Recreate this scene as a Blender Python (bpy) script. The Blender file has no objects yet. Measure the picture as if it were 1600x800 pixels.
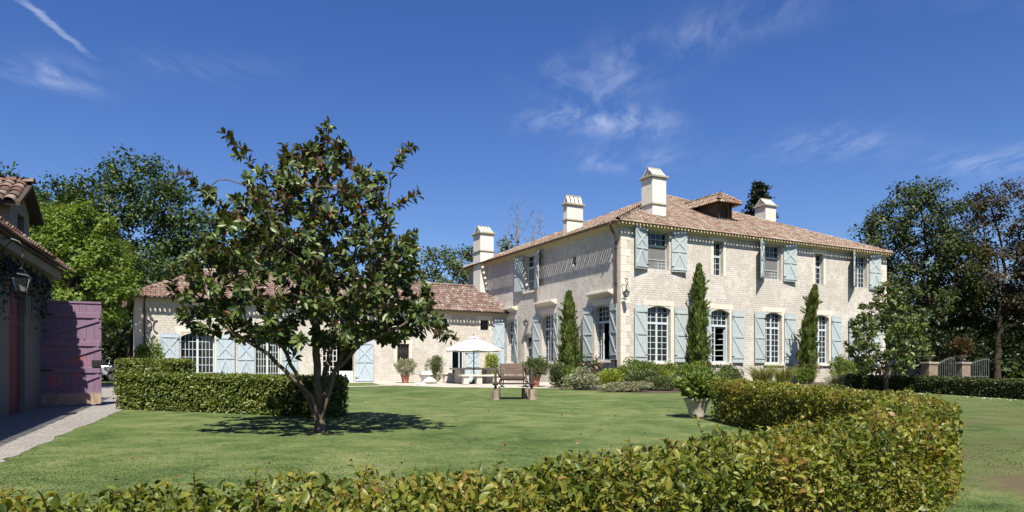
import bpy, math, random
import numpy as np
from mathutils import Vector, Matrix

R = math.radians
random.seed(7)
RNG = np.random.default_rng(11)
S = bpy.context.scene
COL = S.collection

# ------------------------------------------------------------------ camera
cam_d = bpy.data.cameras.new('camera')
cam = bpy.data.objects.new('camera', cam_d)
COL.objects.link(cam)
cam.location = (0, 0, 1.6)
cam.rotation_euler = (R(90), 0, 0)
cam_d.sensor_width = 36.0
cam_d.lens = 25.875
cam_d.shift_y = 0.1169
cam_d.clip_end = 3000
S.camera = cam

# ------------------------------------------------------------------ sun, sky, exposure
SUN_AZ = math.atan2(0.113, -0.9936)      # from +Y towards +X
SUN_EL = R(56)
sd = bpy.data.lights.new('sun', 'SUN')
sd.energy = 5.0
sd.angle = R(0.53)
sd.color = (1.0, 0.93, 0.82)
sun = bpy.data.objects.new('sun', sd)
COL.objects.link(sun)
to_sun = Vector((math.sin(SUN_AZ) * math.cos(SUN_EL), math.cos(SUN_AZ) * math.cos(SUN_EL), math.sin(SUN_EL)))
sun.rotation_euler = to_sun.to_track_quat('Z', 'Y').to_euler()
sun.location = to_sun * 200

world = bpy.data.worlds.new('World')
S.world = world
world.use_nodes = True


class NT:
    """small helper for node trees"""
    def __init__(s, tree):
        s.t = tree; s.n = tree.nodes; s.l = tree.links
    def new(s, kind, **kw):
        n = s.n.new(kind)
        for k, v in kw.items():
            setattr(n, k, v)
        return n
    def put(s, sock, val):
        if val is None: return
        if hasattr(val, 'is_output'):
            s.l.new(val, sock)
        else:
            sock.default_value = val
    def math(s, op, a, b=None, c=None, clamp=False):
        n = s.new('ShaderNodeMath', operation=op, use_clamp=clamp)
        for i, v in enumerate((a, b, c)):
            if v is not None: s.put(n.inputs[i], v)
        return n.outputs[0]
    def vmath(s, op, a, b=None):
        n = s.new('ShaderNodeVectorMath', operation=op)
        s.put(n.inputs[0], a)
        if b is not None: s.put(n.inputs[1], b)
        return n.outputs['Value'] if op in ('DOT_PRODUCT', 'LENGTH') else n.outputs[0]
    def noise(s, vec=None, scale=5.0, detail=4.0, rough=0.55, dist=0.0, color=False):
        n = s.new('ShaderNodeTexNoise')
        if vec is not None: s.put(n.inputs['Vector'], vec)
        n.inputs['Scale'].default_value = scale
        n.inputs['Detail'].default_value = detail
        n.inputs['Roughness'].default_value = rough
        n.inputs['Distortion'].default_value = dist
        return n.outputs['Color' if color else 'Fac']
    def ramp(s, fac, stops, interp='LINEAR'):
        n = s.new('ShaderNodeValToRGB')
        n.color_ramp.interpolation = interp
        e = n.color_ramp.elements
        while len(e) > 1: e.remove(e[-1])
        for i, (p, c) in enumerate(stops):
            x = e[0] if i == 0 else e.new(p)
            x.position = p
            x.color = (c, c, c, 1) if isinstance(c, (int, float)) else (c[0], c[1], c[2], 1)
        s.put(n.inputs[0], fac)
        return n.outputs[0]
    def mix(s, fac, a, b, blend='MIX'):
        n = s.new('ShaderNodeMix', data_type='RGBA', blend_type=blend)
        s.put(n.inputs[0], fac)
        for i, v in ((6, a), (7, b)):
            if isinstance(v, (tuple, list)): v = (v[0], v[1], v[2], 1)
            s.put(n.inputs[i], v)
        return n.outputs[2]
    def maprange(s, v, a, b, c=0.0, d=1.0, smooth=False):
        n = s.new('ShaderNodeMapRange')
        if smooth: n.interpolation_type = 'SMOOTHSTEP'
        for i, x in enumerate((v, a, b, c, d)): s.put(n.inputs[i], x)
        return n.outputs[0]
    def comb(s, x, y, z):
        n = s.new('ShaderNodeCombineXYZ')
        for i, v in enumerate((x, y, z)): s.put(n.inputs[i], v)
        return n.outputs[0]
    def sep(s, v):
        n = s.new('ShaderNodeSeparateXYZ')
        s.put(n.inputs[0], v)
        return n.outputs


def build_sky():
    t = NT(world.node_tree)
    t.n.clear()
    out = t.new('ShaderNodeOutputWorld')
    bg = t.new('ShaderNodeBackground')
    bg.inputs['Strength'].default_value = SKY_STRENGTH
    sky = t.new('ShaderNodeTexSky')
    sky.sky_type = 'NISHITA'
    sky.sun_disc = False
    sky.sun_elevation = SUN_EL
    sky.sun_rotation = SUN_AZ
    sky.altitude = 200
    sky.air_density = 1.0
    sky.dust_density = 0.8
    sky.ozone_density = 3.5
    # deep polarised blue of a clear summer noon: same tone over the whole dome
    hs = t.new('ShaderNodeHueSaturation')
    hs.inputs['Hue'].default_value = 0.517
    hs.inputs['Saturation'].default_value = 1.27
    t.l.new(sky.outputs[0], hs.inputs['Color'])
    # cirrus on a high flat layer: direction -> point of that layer
    tc = t.new('ShaderNodeTexCoord')
    x, y, z = t.sep(tc.outputs['Generated'])
    zz = t.math('MAXIMUM', z, 0.03)
    px = t.math('DIVIDE', x, zz); py = t.math('DIVIDE', y, zz)
    p = t.comb(px, py, 0.0)
    warp = t.vmath('SUBTRACT', t.noise(p, 1.6, 3, 0.5, color=True), (0.5, 0.5, 0.5))
    w2 = t.vmath('MULTIPLY', warp, (0.30, 0.30, 0.0))
    pw = t.vmath('ADD', p, w2)
    rot = t.new('ShaderNodeMapping'); rot.inputs['Rotation'].default_value = (0, 0, R(-52)); rot.inputs['Scale'].default_value = (3.4, 1.3, 1)
    t.l.new(pw, rot.inputs['Vector'])
    wisps = t.noise(rot.outputs[0], 2.2, 12, 0.62, 0.12)
    fine = t.maprange(wisps, 0.36, 0.78, 0, 1, True)
    broad = t.maprange(t.noise(p, 0.42, 4, 0.5), 0.60, 0.85, 0, 0.30, True)
    total = broad
    wx, wy, _ = t.sep(t.vmath('ADD', p, t.vmath('MULTIPLY', warp, (0.30, 0.30, 0))))
    #         cx     cy    half lengths    turn   strength
    banks = [(0.52, 2.16, 0.36, 0.13, -28, 0.46), (0.30, 2.46, 0.20, 0.15, 15, 0.34), (0.25, 2.80, 0.17, 0.22, 20, 0.75),
             (0.47, 2.96, 0.15, 0.16, -30, 0.85), (0.56, 3.38, 0.26, 0.17, 0, 0.60), (1.40, 3.20, 0.24, 0.22, 0, 0.55),
             (2.32, 3.42, 0.40, 0.22, 0, 0.60), (-1.56, 2.45, 0.16, 0.15, 0, 0.62), (-1.02, 2.42, 0.24, 0.12, 0, 0.22), (1.42, 1.98, 0.20, 0.07, 0, 0.26),
             (-2.6, 1.2, 0.5, 0.3, 20, 0.5), (0.3, -1.4, 0.5, 0.3, 0, 0.5), (1.8, 0.4, 0.6, 0.3, 30, 0.5), (-1.0, -2.2, 0.5, 0.3, 50, 0.5)]
    for cx, cy, ax, ay, turn, st in banks:
        dx = t.math('SUBTRACT', wx, cx); dy = t.math('SUBTRACT', wy, cy)
        c, s_ = math.cos(R(turn)), math.sin(R(turn))
        ex = t.math('ADD', t.math('MULTIPLY', dx, c / ax), t.math('MULTIPLY', dy, s_ / ax))
        ey = t.math('ADD', t.math('MULTIPLY', dx, -s_ / ay), t.math('MULTIPLY', dy, c / ay))
        q = t.math('ADD', t.math('MULTIPLY', ex, ex), t.math('MULTIPLY', ey, ey))
        g = t.math('POWER', 2.718, t.math('MULTIPLY', q, -1.0))
        total = t.math('ADD', total, t.math('MULTIPLY', g, st))
    cloud = t.math('MULTIPLY', total, fine)
    # one vapour trail, straight on that layer
    lx = t.math('ADD', px, t.math('ADD', t.math('MULTIPLY', py, 0.045), 1.215))
    ln = t.math('MULTIPLY', t.math('SUBTRACT', t.noise(p, 16, 4, 0.6), 0.5), 0.04)
    lx = t.math('ABSOLUTE', t.math('ADD', lx, ln))
    core = t.maprange(lx, 0.004, 0.022, 1, 0, True)
    along = t.math('MULTIPLY', t.maprange(py, 2.2, 2.36, 1, 0, True), t.maprange(py, 0.2, 0.7, 0, 1, True))
    patch = t.maprange(t.noise(p, 9, 2, 0.5), 0.3, 0.6, 0.35, 1.0)
    trail = t.math('MULTIPLY', t.math('MULTIPLY', core, along), t.math('MULTIPLY', patch, 0.62))
    cloud = t.math('MAXIMUM', cloud, trail)
    cloud = t.math('MULTIPLY', cloud, t.maprange(z, 0.02, 0.16, 0, 1, True), clamp=True)
    cloud = t.math('MULTIPLY', cloud, 0.40)
    col = t.mix(cloud, hs.outputs[0], (8.6, 9.2, 10.4))
    t.l.new(col, bg.inputs['Color'])
    t.l.new(bg.outputs[0], out.inputs['Surface'])


SKY_STRENGTH = 0.060
build_sky()
S.view_settings.view_transform = 'Standard'
S.view_settings.look = 'None'
S.view_settings.gamma = 1.0
S.view_settings.use_curve_mapping = False
S.view_settings.exposure = 1.12
S.cycles.use_denoising = True
S.cycles.max_bounces = 6
S.cycles.diffuse_bounces = 3
S.cycles.transparent_max_bounces = 4
S.cycles.caustics_reflective = False
S.cycles.caustics_refractive = False

# ------------------------------------------------------------------ builders
def link(o):
    COL.objects.link(o); return o


class MB:
    """collects faces and links them as ONE mesh object"""
    def __init__(s): s.v = []; s.f = []
    def add(s, vs, fs):
        o = len(s.v)
        s.v += [tuple(p) for p in vs]
        s.f += [tuple(i + o for i in f) for f in fs]
        return s
    def box(s, x0, x1, y0, y1, z0, z1):
        return s.add([(x0, y0, z0), (x1, y0, z0), (x1, y1, z0), (x0, y1, z0), (x0, y0, z1), (x1, y0, z1), (x1, y1, z1), (x0, y1, z1)],
                     [(0, 3, 2, 1), (4, 5, 6, 7), (0, 1, 5, 4), (1, 2, 6, 5), (2, 3, 7, 6), (3, 0, 4, 7)])
    def frustum(s, cx, cy, z0, z1, w0, d0, w1, d1):
        a = [(cx - w0 / 2, cy - d0 / 2, z0), (cx + w0 / 2, cy - d0 / 2, z0), (cx + w0 / 2, cy + d0 / 2, z0), (cx - w0 / 2, cy + d0 / 2, z0)]
        b = [(cx - w1 / 2, cy - d1 / 2, z1), (cx + w1 / 2, cy - d1 / 2, z1), (cx + w1 / 2, cy + d1 / 2, z1), (cx - w1 / 2, cy + d1 / 2, z1)]
        return s.add(a + b, [(0, 3, 2, 1), (4, 5, 6, 7), (0, 1, 5, 4), (1, 2, 6, 5), (2, 3, 7, 6), (3, 0, 4, 7)])
    def bar(s, p, q, w, h, up=(0, 0, 1)):
        p = Vector(p); q = Vector(q); d = (q - p).normalized()
        up = Vector(up)
        side = d.cross(up)
        if side.length < 1e-4: side = d.cross(Vector((1, 0, 0)))
        side.normalize(); up = side.cross(d).normalized()
        vs = []
        for c in (p, q):
            for a, b in ((-1, -1), (1, -1), (1, 1), (-1, 1)):
                vs.append(c + side * (a * w / 2) + up * (b * h / 2))
        return s.add(vs, [(0, 1, 2, 3), (7, 6, 5, 4), (0, 4, 5, 1), (1, 5, 6, 2), (2, 6, 7, 3), (3, 7, 4, 0)])
    def tube(s, pts, rad, n=8, cap=True):
        pts = [Vector(p) for p in pts]
        if not isinstance(rad, (list, tuple)): rad = [rad] * len(pts)
        vs, fs = [], []
        ref = None
        for i, p in enumerate(pts):
            d = (pts[min(i + 1, len(pts) - 1)] - pts[max(i - 1, 0)])
            d = d.normalized() if d.length > 1e-9 else Vector((0, 0, 1))
            if ref is None:
                ref = d.orthogonal().normalized()
            ref = (ref - d * ref.dot(d))
            ref = ref.normalized() if ref.length > 1e-6 else d.orthogonal().normalized()
            b = d.cross(ref)
            for k in range(n):
                a = 2 * math.pi * k / n
                vs.append(p + (ref * math.cos(a) + b * math.sin(a)) * rad[i])
        for i in range(len(pts) - 1):
            for k in range(n):
                fs.append((i * n + k, i * n + (k + 1) % n, (i + 1) * n + (k + 1) % n, (i + 1) * n + k))
        if cap:
            fs.append(tuple(range(n - 1, -1, -1)))
            fs.append(tuple((len(pts) - 1) * n + k for k in range(n)))
        return s.add(vs, fs)
    def lathe(s, prof, n=20, c=(0, 0, 0), cap=True):
        vs, fs = [], []
        for r, z in prof:
            for k in range(n):
                a = 2 * math.pi * k / n
                vs.append((c[0] + r * math.cos(a), c[1] + r * math.sin(a), c[2] + z))
        for i in range(len(prof) - 1):
            for k in range(n):
                fs.append((i * n + k, i * n + (k + 1) % n, (i + 1) * n + (k + 1) % n, (i + 1) * n + k))
        if cap:
            fs.append(tuple(range(n - 1, -1, -1)))
            fs.append(tuple((len(prof) - 1) * n + k for k in range(n)))
        return s.add(vs, fs)
    def mesh(s, name, smooth=False):
        me = bpy.data.meshes.new(name)
        me.from_pydata(s.v, [], s.f)
        if smooth: me.shade_smooth()
        return me
    def build(s, name, m, parent=None, loc=(0, 0, 0), rotz=0.0, smooth=False, bevel=0.0, rot=None):
        me = s.mesh(name, smooth)
        me.materials.append(m)
        return place(name, me, parent, loc, rotz, bevel, rot)


def place(name, me, parent=None, loc=(0, 0, 0), rotz=0.0, bevel=0.0, rot=None):
    o = link(bpy.data.objects.new(name, me))
    o.parent = parent
    o.location = loc
    o.rotation_euler = rot if rot is not None else (0, 0, rotz)
    if bevel > 0:
        b = o.modifiers.new('soft_edges', 'BEVEL')
        b.width = bevel; b.segments = 2; b.limit_method = 'ANGLE'; b.angle_limit = R(40)
    return o


def tag(o, label=None, cat=None, group=None, kind=None):
    if label: o['label'] = label
    if cat: o['category'] = cat
    if group: o['group'] = group
    if kind: o['kind'] = kind
    return o


def thing(name, label, cat, loc=(0, 0, 0), rotz=0.0, group=None):
    o = link(bpy.data.objects.new(name, None))
    o.empty_display_size = 0.3
    o.location = loc
    o.rotation_euler = (0, 0, rotz)
    return tag(o, label, cat, group)


def np_mesh(name, V, T, mat=None, smooth=False):
    me = bpy.data.meshes.new(name)
    V = np.ascontiguousarray(V, dtype=np.float32); T = np.ascontiguousarray(T, dtype=np.int32)
    me.vertices.add(len(V)); me.vertices.foreach_set('co', V.ravel())
    k = T.shape[1]
    me.loops.add(T.size); me.loops.foreach_set('vertex_index', T.ravel())
    me.polygons.add(len(T))
    me.polygons.foreach_set('loop_start', np.arange(0, T.size, k, dtype=np.int32))
    me.polygons.foreach_set('loop_total', np.full(len(T), k, dtype=np.int32))
    if smooth: me.polygons.foreach_set('use_smooth', np.ones(len(T), dtype=bool))
    me.update(calc_edges=True)
    if mat: me.materials.append(mat)
    return me


# leaf outlines: x across, y along, z lift (fold along the midrib, drooping tip)
LEAF_SMALL = (np.array([(0, 0, 0), (-0.36, 0.45, 0.07), (0, 1, -0.05), (0.36, 0.45, 0.07)], float), np.array([(0, 2, 1), (0, 3, 2)]))
LEAF_OVAL = (np.array([(0, 0, 0), (0, 0.5, -0.02), (0, 1, -0.16), (-0.30, 0.22, 0.08), (-0.34, 0.58, 0.05), (0.30, 0.22, 0.08), (0.34, 0.58, 0.05)], float),
             np.array([(0, 1, 3), (3, 1, 4), (4, 1, 2), (0, 5, 1), (5, 6, 1), (6, 2, 1)]))
LEAF_MAGNOLIA = (np.array([(0, 0, 0), (0, 0.5, -0.03), (0, 1, -0.12), (-0.20, 0.28, 0.07), (-0.23, 0.64, 0.05), (0.20, 0.28, 0.07), (0.23, 0.64, 0.05)], float),
             np.array([(0, 1, 3), (3, 1, 4), (4, 1, 2), (0, 5, 1), (5, 6, 1), (6, 2, 1)]))
LEAF_LONG = (np.array([(0, 0, 0), (0, 0.5, -0.03), (0, 1, -0.12), (-0.17, 0.25, 0.06), (-0.19, 0.62, 0.04), (0.17, 0.25, 0.06), (0.19, 0.62, 0.04)], float),
             np.array([(0, 1, 3), (3, 1, 4), (4, 1, 2), (0, 5, 1), (5, 6, 1), (6, 2, 1)]))
LEAF_BEECH = (np.array([(0, 0, 0), (0, 0.3, -0.05), (0, 0.65, -0.07), (0, 1, -0.24),
                        (-0.15, 0.10, 0.06), (-0.28, 0.34, 0.13), (-0.26, 0.60, 0.10), (-0.11, 0.86, -0.06),
                        (0.15, 0.10, 0.06), (0.28, 0.34, 0.11), (0.25, 0.58, 0.07), (0.12, 0.84, -0.09)], float),
              np.array([(0, 1, 4), (4, 1, 5), (5, 1, 2), (5, 2, 6), (6, 2, 7), (7, 2, 3), (0, 8, 1), (8, 9, 1), (9, 2, 1), (9, 10, 2), (10, 11, 2), (11, 3, 2)]))
LEAF_NEEDLE = (np.array([(-0.09, 0, 0), (0.09, 0, 0), (0, 1, 0)], float), np.array([(0, 1, 2)]))
LEAF_STAR = (np.array([(0, 0, 0), (-0.5, 0.2, 0.1), (-0.2, 0.5, 0), (0, 1, -0.1), (0.2, 0.5, 0), (0.5, 0.2, 0.1)], float),
             np.array([(0, 2, 1), (0, 3, 2), (0, 4, 3), (0, 5, 4)]))


def unit(a):
    return a / np.maximum(np.linalg.norm(a, axis=-1, keepdims=True), 1e-9)


def leaf_mesh(name, P, D, N, size, shape, mat, smooth=False):
    tv, tf = shape
    D = unit(D); X = unit(np.cross(D, N)); Z = np.cross(X, D)
    size = np.broadcast_to(np.asarray(size, float), (len(P),))
    V = P[:, None, :] + size[:, None, None] * (tv[None, :, 0:1] * X[:, None, :] + tv[None, :, 1:2] * D[:, None, :] + tv[None, :, 2:3] * Z[:, None, :])
    k = len(tv)
    T = (tf[None] + (np.arange(len(P)) * k)[:, None, None]).reshape(-1, 3)
    return np_mesh(name, V.reshape(-1, 3), T, mat, smooth)


def leaf_obj(name, P, D, N, size, shape, mat, parent, stuff=True):
    o = place(name, leaf_mesh(name, P, D, N, size, shape, mat), parent)
    if stuff: o['kind'] = 'stuff'
    return o


def rand_dirs(n):
    return unit(RNG.normal(size=(n, 3)))


def ground_z(y):
    """the lawn climbs gently towards the house, then levels out"""
    return np.clip(0.033 * np.asarray(y, float), -0.33, 1.254)


def gz(y): return float(ground_z(y))
# ------------------------------------------------------------------ materials
ALB = 0.77          # the photograph is exposed bright: true surface colours sit below what a picture shows


def dim(c, k=None):
    k = ALB if k is None else k
    return (c[0] * k, c[1] * k, c[2] * k)


def new_mat(name):
    m = bpy.data.materials.new(name)
    m.use_nodes = True
    t = NT(m.node_tree)
    b = t.n['Principled BSDF']
    return m, t, b


def bump(t, b, h, strength=0.3, dist=0.02):
    n = t.new('ShaderNodeBump')
    n.inputs['Strength'].default_value = strength
    n.inputs['Distance'].default_value = dist
    t.put(n.inputs['Height'], h)
    t.l.new(n.outputs[0], b.inputs['Normal'])
    return n


def paint(name, c, rough=0.5, var=0.12, scale=6.0, bumps=0.15, metal=0.0, spec=0.4):
    c = dim(c)
    m, t, b = new_mat(name)
    tc = t.new('ShaderNodeTexCoord')
    n = t.noise(tc.outputs['Object'], scale, 5, 0.6)
    n2 = t.noise(tc.outputs['Object'], scale * 9, 3, 0.6)
    sm_ = t.new('ShaderNodeMapping'); sm_.inputs['Scale'].default_value = (5, 5, 0.5)
    t.l.new(tc.outputs['Object'], sm_.inputs['Vector'])
    streak = t.noise(sm_.outputs[0], scale, 4, 0.6)
    ob = t.new('ShaderNodeObjectInfo').outputs['Random']
    k = t.maprange(t.math('ADD', t.math('MULTIPLY', t.math('ADD', n, streak), 0.33), t.math('MULTIPLY', n2, 0.34)), 0.3, 0.7, 1 - var, 1 + var)
    k = t.math('MULTIPLY', k, t.maprange(ob, 0, 1, 1 - 0.35 * var, 1 + 0.35 * var))
    col = t.mix(1.0, (c[0], c[1], c[2]), t.comb(k, k, k), 'MULTIPLY')
    t.l.new(col, b.inputs['Base Color'])
    b.inputs['Roughness'].default_value = rough
    b.inputs['Metallic'].default_value = metal
    b.inputs['Specular IOR Level'].default_value = spec
    if bumps: bump(t, b, n2, bumps, 0.01)
    return m


HA = R(28)


def house_coords(t):
    """position along a wall of the house (either side) and height"""
    g = t.new('ShaderNodeNewGeometry')
    x, y, z = t.sep(g.outputs['Position'])
    a = t.math('ADD', t.math('MULTIPLY', x, math.cos(HA)), t.math('MULTIPLY', y, math.sin(HA)))
    b = t.math('ADD', t.math('MULTIPLY', x, -math.sin(HA)), t.math('MULTIPLY', y, math.cos(HA)))
    return t.comb(t.math('ADD', a, b), z, 0.0), g.outputs['Position']


def stone_wall(name, c1, c2, mortar, row=0.15, width=0.42, wash=0.35):
    c1, c2, mortar = dim(c1), dim(c2), dim(mortar)
    m, t, b = new_mat(name)
    v, pos = house_coords(t)
    wob = t.vmath('SUBTRACT', t.noise(pos, 1.5, 4, 0.6, color=True), (0.5, 0.5, 0.5))
    vv = t.vmath('ADD', v, t.vmath('MULTIPLY', wob, (0.30, 0.17, 0)))
    fw = t.vmath('SUBTRACT', t.noise(pos, 9, 3, 0.6, color=True), (0.5, 0.5, 0.5))
    vv = t.vmath('ADD', vv, t.vmath('MULTIPLY', fw, (0.12, 0.045, 0)))
    br = t.new('ShaderNodeTexBrick')
    br.offset = 0.5; br.offset_frequency = 2; br.squash = 0.7; br.squash_frequency = 3
    t.l.new(vv, br.inputs['Vector'])
    br.inputs['Color1'].default_value = (*c1, 1); br.inputs['Color2'].default_value = (*c2, 1); br.inputs['Mortar'].default_value = (*mortar, 1)
    br.inputs['Scale'].default_value = 1.0
    br.inputs['Mortar Size'].default_value = 0.012
    br.inputs['Mortar Smooth'].default_value = 0.45
    br.inputs['Bias'].default_value = 0.1
    br.inputs['Brick Width'].default_value = width
    br.inputs['Row Height'].default_value = row
    big = t.noise(pos, 0.55, 5, 0.62)
    med = t.noise(pos, 3.5, 6, 0.65)
    fine = t.noise(pos, 26, 5, 0.7)
    washm = t.maprange(t.math('ADD', t.math('MULTIPLY', big, 0.6), t.math('MULTIPLY', med, 0.4)), 0.47, 0.58, 0, wash, True)
    lime = (c1[0] * 1.1, c1[1] * 1.11, c1[2] * 1.14)
    col = t.mix(washm, br.outputs[0], lime)
    k = t.maprange(med, 0.3, 0.72, 0.89, 1.06)
    k = t.math('MULTIPLY', k, t.maprange(fine, 0.25, 0.75, 0.86, 1.10))
    k = t.math('MULTIPLY', k, t.maprange(big, 0.3, 0.7, 0.94, 1.03))
    col = t.mix(1.0, col, t.comb(k, k, k), 'MULTIPLY')
    stain = t.maprange(t.noise(pos, 1.1, 7, 0.7, 0.6), 0.58, 0.74, 0, 0.20, True)
    col = t.mix(stain, col, (c2[0] * 0.72, c2[1] * 0.66, c2[2] * 0.58))
    sm_ = t.new('ShaderNodeMapping'); sm_.inputs['Scale'].default_value = (1.6, 1.6, 0.16)
    t.l.new(pos, sm_.inputs['Vector'])
    runs = t.maprange(t.noise(sm_.outputs[0], 1.5, 5, 0.65), 0.55, 0.74, 0, 0.16, True)
    col = t.mix(runs, col, dim((0.40, 0.355, 0.285)))
    t.l.new(col, b.inputs['Base Color'])
    b.inputs['Roughness'].default_value = 0.92
    b.inputs['Specular IOR Level'].default_value = 0.15
    h = t.math('ADD', t.math('MULTIPLY', t.math('SUBTRACT', 1.0, br.outputs['Fac']), t.math('SUBTRACT', 1.0, washm)), t.math('ADD', t.math('MULTIPLY', med, 0.9), t.math('MULTIPLY', fine, 0.7)))
    bump(t, b, h, 0.65, 0.03)
    return m


def tile_mat(name, stops, rough=0.85, lichen=0.5):
    m, t, b = new_mat(name)
    g = t.new('ShaderNodeNewGeometry')
    rnd = g.outputs['Random Per Island']
    oi = t.new('ShaderNodeObjectInfo')
    r = t.math('FRACT', t.math('ADD', t.math('MULTIPLY', rnd, 7.13), oi.outputs['Random']))
    col = t.ramp(r, [(p, dim(c)) for p, c in stops])
    pos = g.outputs['Position']
    n = t.noise(pos, 7, 6, 0.7)
    n2 = t.noise(pos, 45, 4, 0.7)
    k = t.maprange(t.math('ADD', t.math('MULTIPLY', n, .5), t.math('MULTIPLY', n2, .5)), 0.3, 0.7, 0.66, 1.25)
    col = t.mix(1.0, col, t.comb(k, k, k), 'MULTIPLY')
    li = t.maprange(t.noise(pos, 2.3, 7, 0.72), 0.50, 0.64, 0, lichen, True)
    col = t.mix(li, col, dim((0.40, 0.35, 0.27)))
    mo = t.maprange(t.noise(pos, 3.1, 7, 0.75, 0.4), 0.58, 0.70, 0, 0.75, True)
    col = t.mix(mo, col, (0.060, 0.045, 0.036))
    t.l.new(col, b.inputs['Base Color'])
    b.inputs['Roughness'].default_value = rough
    b.inputs['Specular IOR Level'].default_value = 0.2
    bump(t, b, n2, 0.5, 0.01)
    return m


def leaf_mat(name, stops, trans=0.35, rough=0.5, spec=0.35, by_object=False, clump=0.35, back=None, k=0.82):
    stops = [(p, dim(c, k)) for p, c in stops]
    m, t, b = new_mat(name)
    g = t.new('ShaderNodeNewGeometry')
    if by_object:
        r = t.new('ShaderNodeObjectInfo').outputs['Random']
    else:
        r = g.outputs['Random Per Island']
    n = t.noise(g.outputs['Position'], 1.3, 3, 0.6)
    rr = t.math('ADD', t.math('MULTIPLY', r, 1 - clump), t.math('MULTIPLY', t.maprange(n, 0.3, 0.7, 0, 1), clump))
    col = t.ramp(rr, stops)
    k = t.maprange(t.noise(g.outputs['Position'], 60, 2, 0.5), 0.3, 0.7, 0.85, 1.12)
    col = t.mix(1.0, col, t.comb(k, k, k), 'MULTIPLY')
    if back is not None:
        col = t.mix(t.math('MULTIPLY', g.outputs['Backfacing'], 0.75), col, back)
    t.l.new(col, b.inputs['Base Color'])
    b.inputs['Roughness'].default_value = rough
    b.inputs['Specular IOR Level'].default_value = spec
    tr = t.new('ShaderNodeBsdfTranslucent')
    warm = t.mix(1.0, col, (1.25, 1.15, 0.45), 'MULTIPLY')
    t.l.new(warm, tr.inputs['Color'])
    mx = t.new('ShaderNodeMixShader')
    mx.inputs[0].default_value = trans
    out = t.n['Material Output']
    t.l.new(b.outputs[0], mx.inputs[1]); t.l.new(tr.outputs[0], mx.inputs[2]); t.l.new(mx.outputs[0], out.inputs['Surface'])
    return m


def bark_mat(name, c1, c2, scale=14):
    c1, c2 = dim(c1), dim(c2)
    m, t, b = new_mat(name)
    tc = t.new('ShaderNodeTexCoord')
    mp = t.new('ShaderNodeMapping'); mp.inputs['Scale'].default_value = (1, 1, 0.35)
    t.l.new(tc.outputs['Object'], mp.inputs['Vector'])
    n = t.noise(mp.outputs[0], scale, 6, 0.7)
    big = t.noise(tc.outputs['Object'], 3.0, 4, 0.6)
    col = t.mix(t.maprange(t.math('ADD', t.math('MULTIPLY', n, .6), t.math('MULTIPLY', big, .4)), 0.36, 0.62), c1, c2)
    t.l.new(col, b.inputs['Base Color'])
    b.inputs['Roughness'].default_value = 0.95
    b.inputs['Specular IOR Level'].default_value = 0.1
    bump(t, b, n, 0.8, 0.03)
    return m


M = {}
M['stone'] = stone_wall('stone_wall', (0.635, 0.598, 0.545), (0.58, 0.54, 0.482), (0.545, 0.505, 0.445), 0.10, 0.29, 0.5)
M['stone_wing'] = stone_wall('stone_wall_wing', (0.63, 0.595, 0.54), (0.56, 0.525, 0.465), (0.60, 0.55, 0.47), 0.11, 0.30, 0.5)
M['ashlar'] = paint('dressed_stone', (0.68, 0.625, 0.535), 0.9, 0.14, 2.5, 0.45)
M['cornice'] = paint('bounce_yellowed_cornice', (0.62, 0.52, 0.34), 0.9, 0.12, 2.0, 0.4)  # yellow of light reflected under the eaves, put into the base colour
M['chimney'] = paint('chimney_render', (0.70, 0.665, 0.60), 0.9, 0.26, 1.8, 0.5)
M['chimney_band'] = paint('chimney_band_stone', (0.36, 0.33, 0.26), 0.95, 0.3, 5, 0.5)
M['tile'] = tile_mat('canal_tile', [(0, (0.18, 0.105, 0.077)), (0.2, (0.29, 0.180, 0.13)), (0.42, (0.35, 0.26, 0.20)), (0.6, (0.21, 0.152, 0.12)), (0.8, (0.40, 0.335, 0.275)), (1, (0.11, 0.078, 0.062))])
M['tile_wing'] = tile_mat('canal_tile_wing', [(0, (0.155, 0.092, 0.077)), (0.3, (0.235, 0.150, 0.128)), (0.55, (0.19, 0.13, 0.112)), (0.8, (0.38, 0.31, 0.27)), (1, (0.10, 0.07, 0.062))], lichen=0.38)
M['tile_bed'] = paint('tile_bed', (0.17, 0.105, 0.075), 0.95, 0.4, 4, 0.4)
M['shutter'] = paint('shutter_blue_paint', (0.415, 0.475, 0.482), 0.6, 0.20, 3.0, 0.25)
M['shutter_wing'] = paint('shutter_sky_blue_paint', (0.42, 0.50, 0.555), 0.6, 0.18, 3.0, 0.25)
M['frame'] = paint('window_paint', (0.55, 0.63, 0.66), 0.5, 0.08, 4.0, 0.15)
M['grille'] = paint('white_painted_bar', (0.72, 0.74, 0.72), 0.5, 0.06, 4.0, 0.1)
M['iron'] = paint('black_iron', (0.022, 0.021, 0.020), 0.55, 0.3, 8, 0.3, 0.3)
M['grey_iron'] = paint('grey_iron', (0.13, 0.135, 0.135), 0.5, 0.2, 8, 0.2, 0.2)
M['pipe'] = paint('brown_downpipe', (0.085, 0.042, 0.035), 0.5, 0.25, 5, 0.2)
M['gutter'] = paint('gutter_zinc', (0.12, 0.105, 0.09), 0.55, 0.25, 3, 0.2, 0.2)
M['screen'] = paint('window_screen', (0.17, 0.165, 0.165), 0.75, 0.1, 3, 0.0)
M['terracotta'] = paint('terracotta', (0.48, 0.205, 0.135), 0.85, 0.18, 6, 0.3)
M['old_pot'] = paint('weathered_pot', (0.50, 0.44, 0.36), 0.95, 0.35, 7, 0.6)
M['pale_stone'] = paint('pale_garden_stone', (0.64, 0.59, 0.51), 0.9, 0.13, 5, 0.5)
M['white_stone'] = paint('white_stone', (0.76, 0.75, 0.72), 0.85, 0.08, 5, 0.3)
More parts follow.
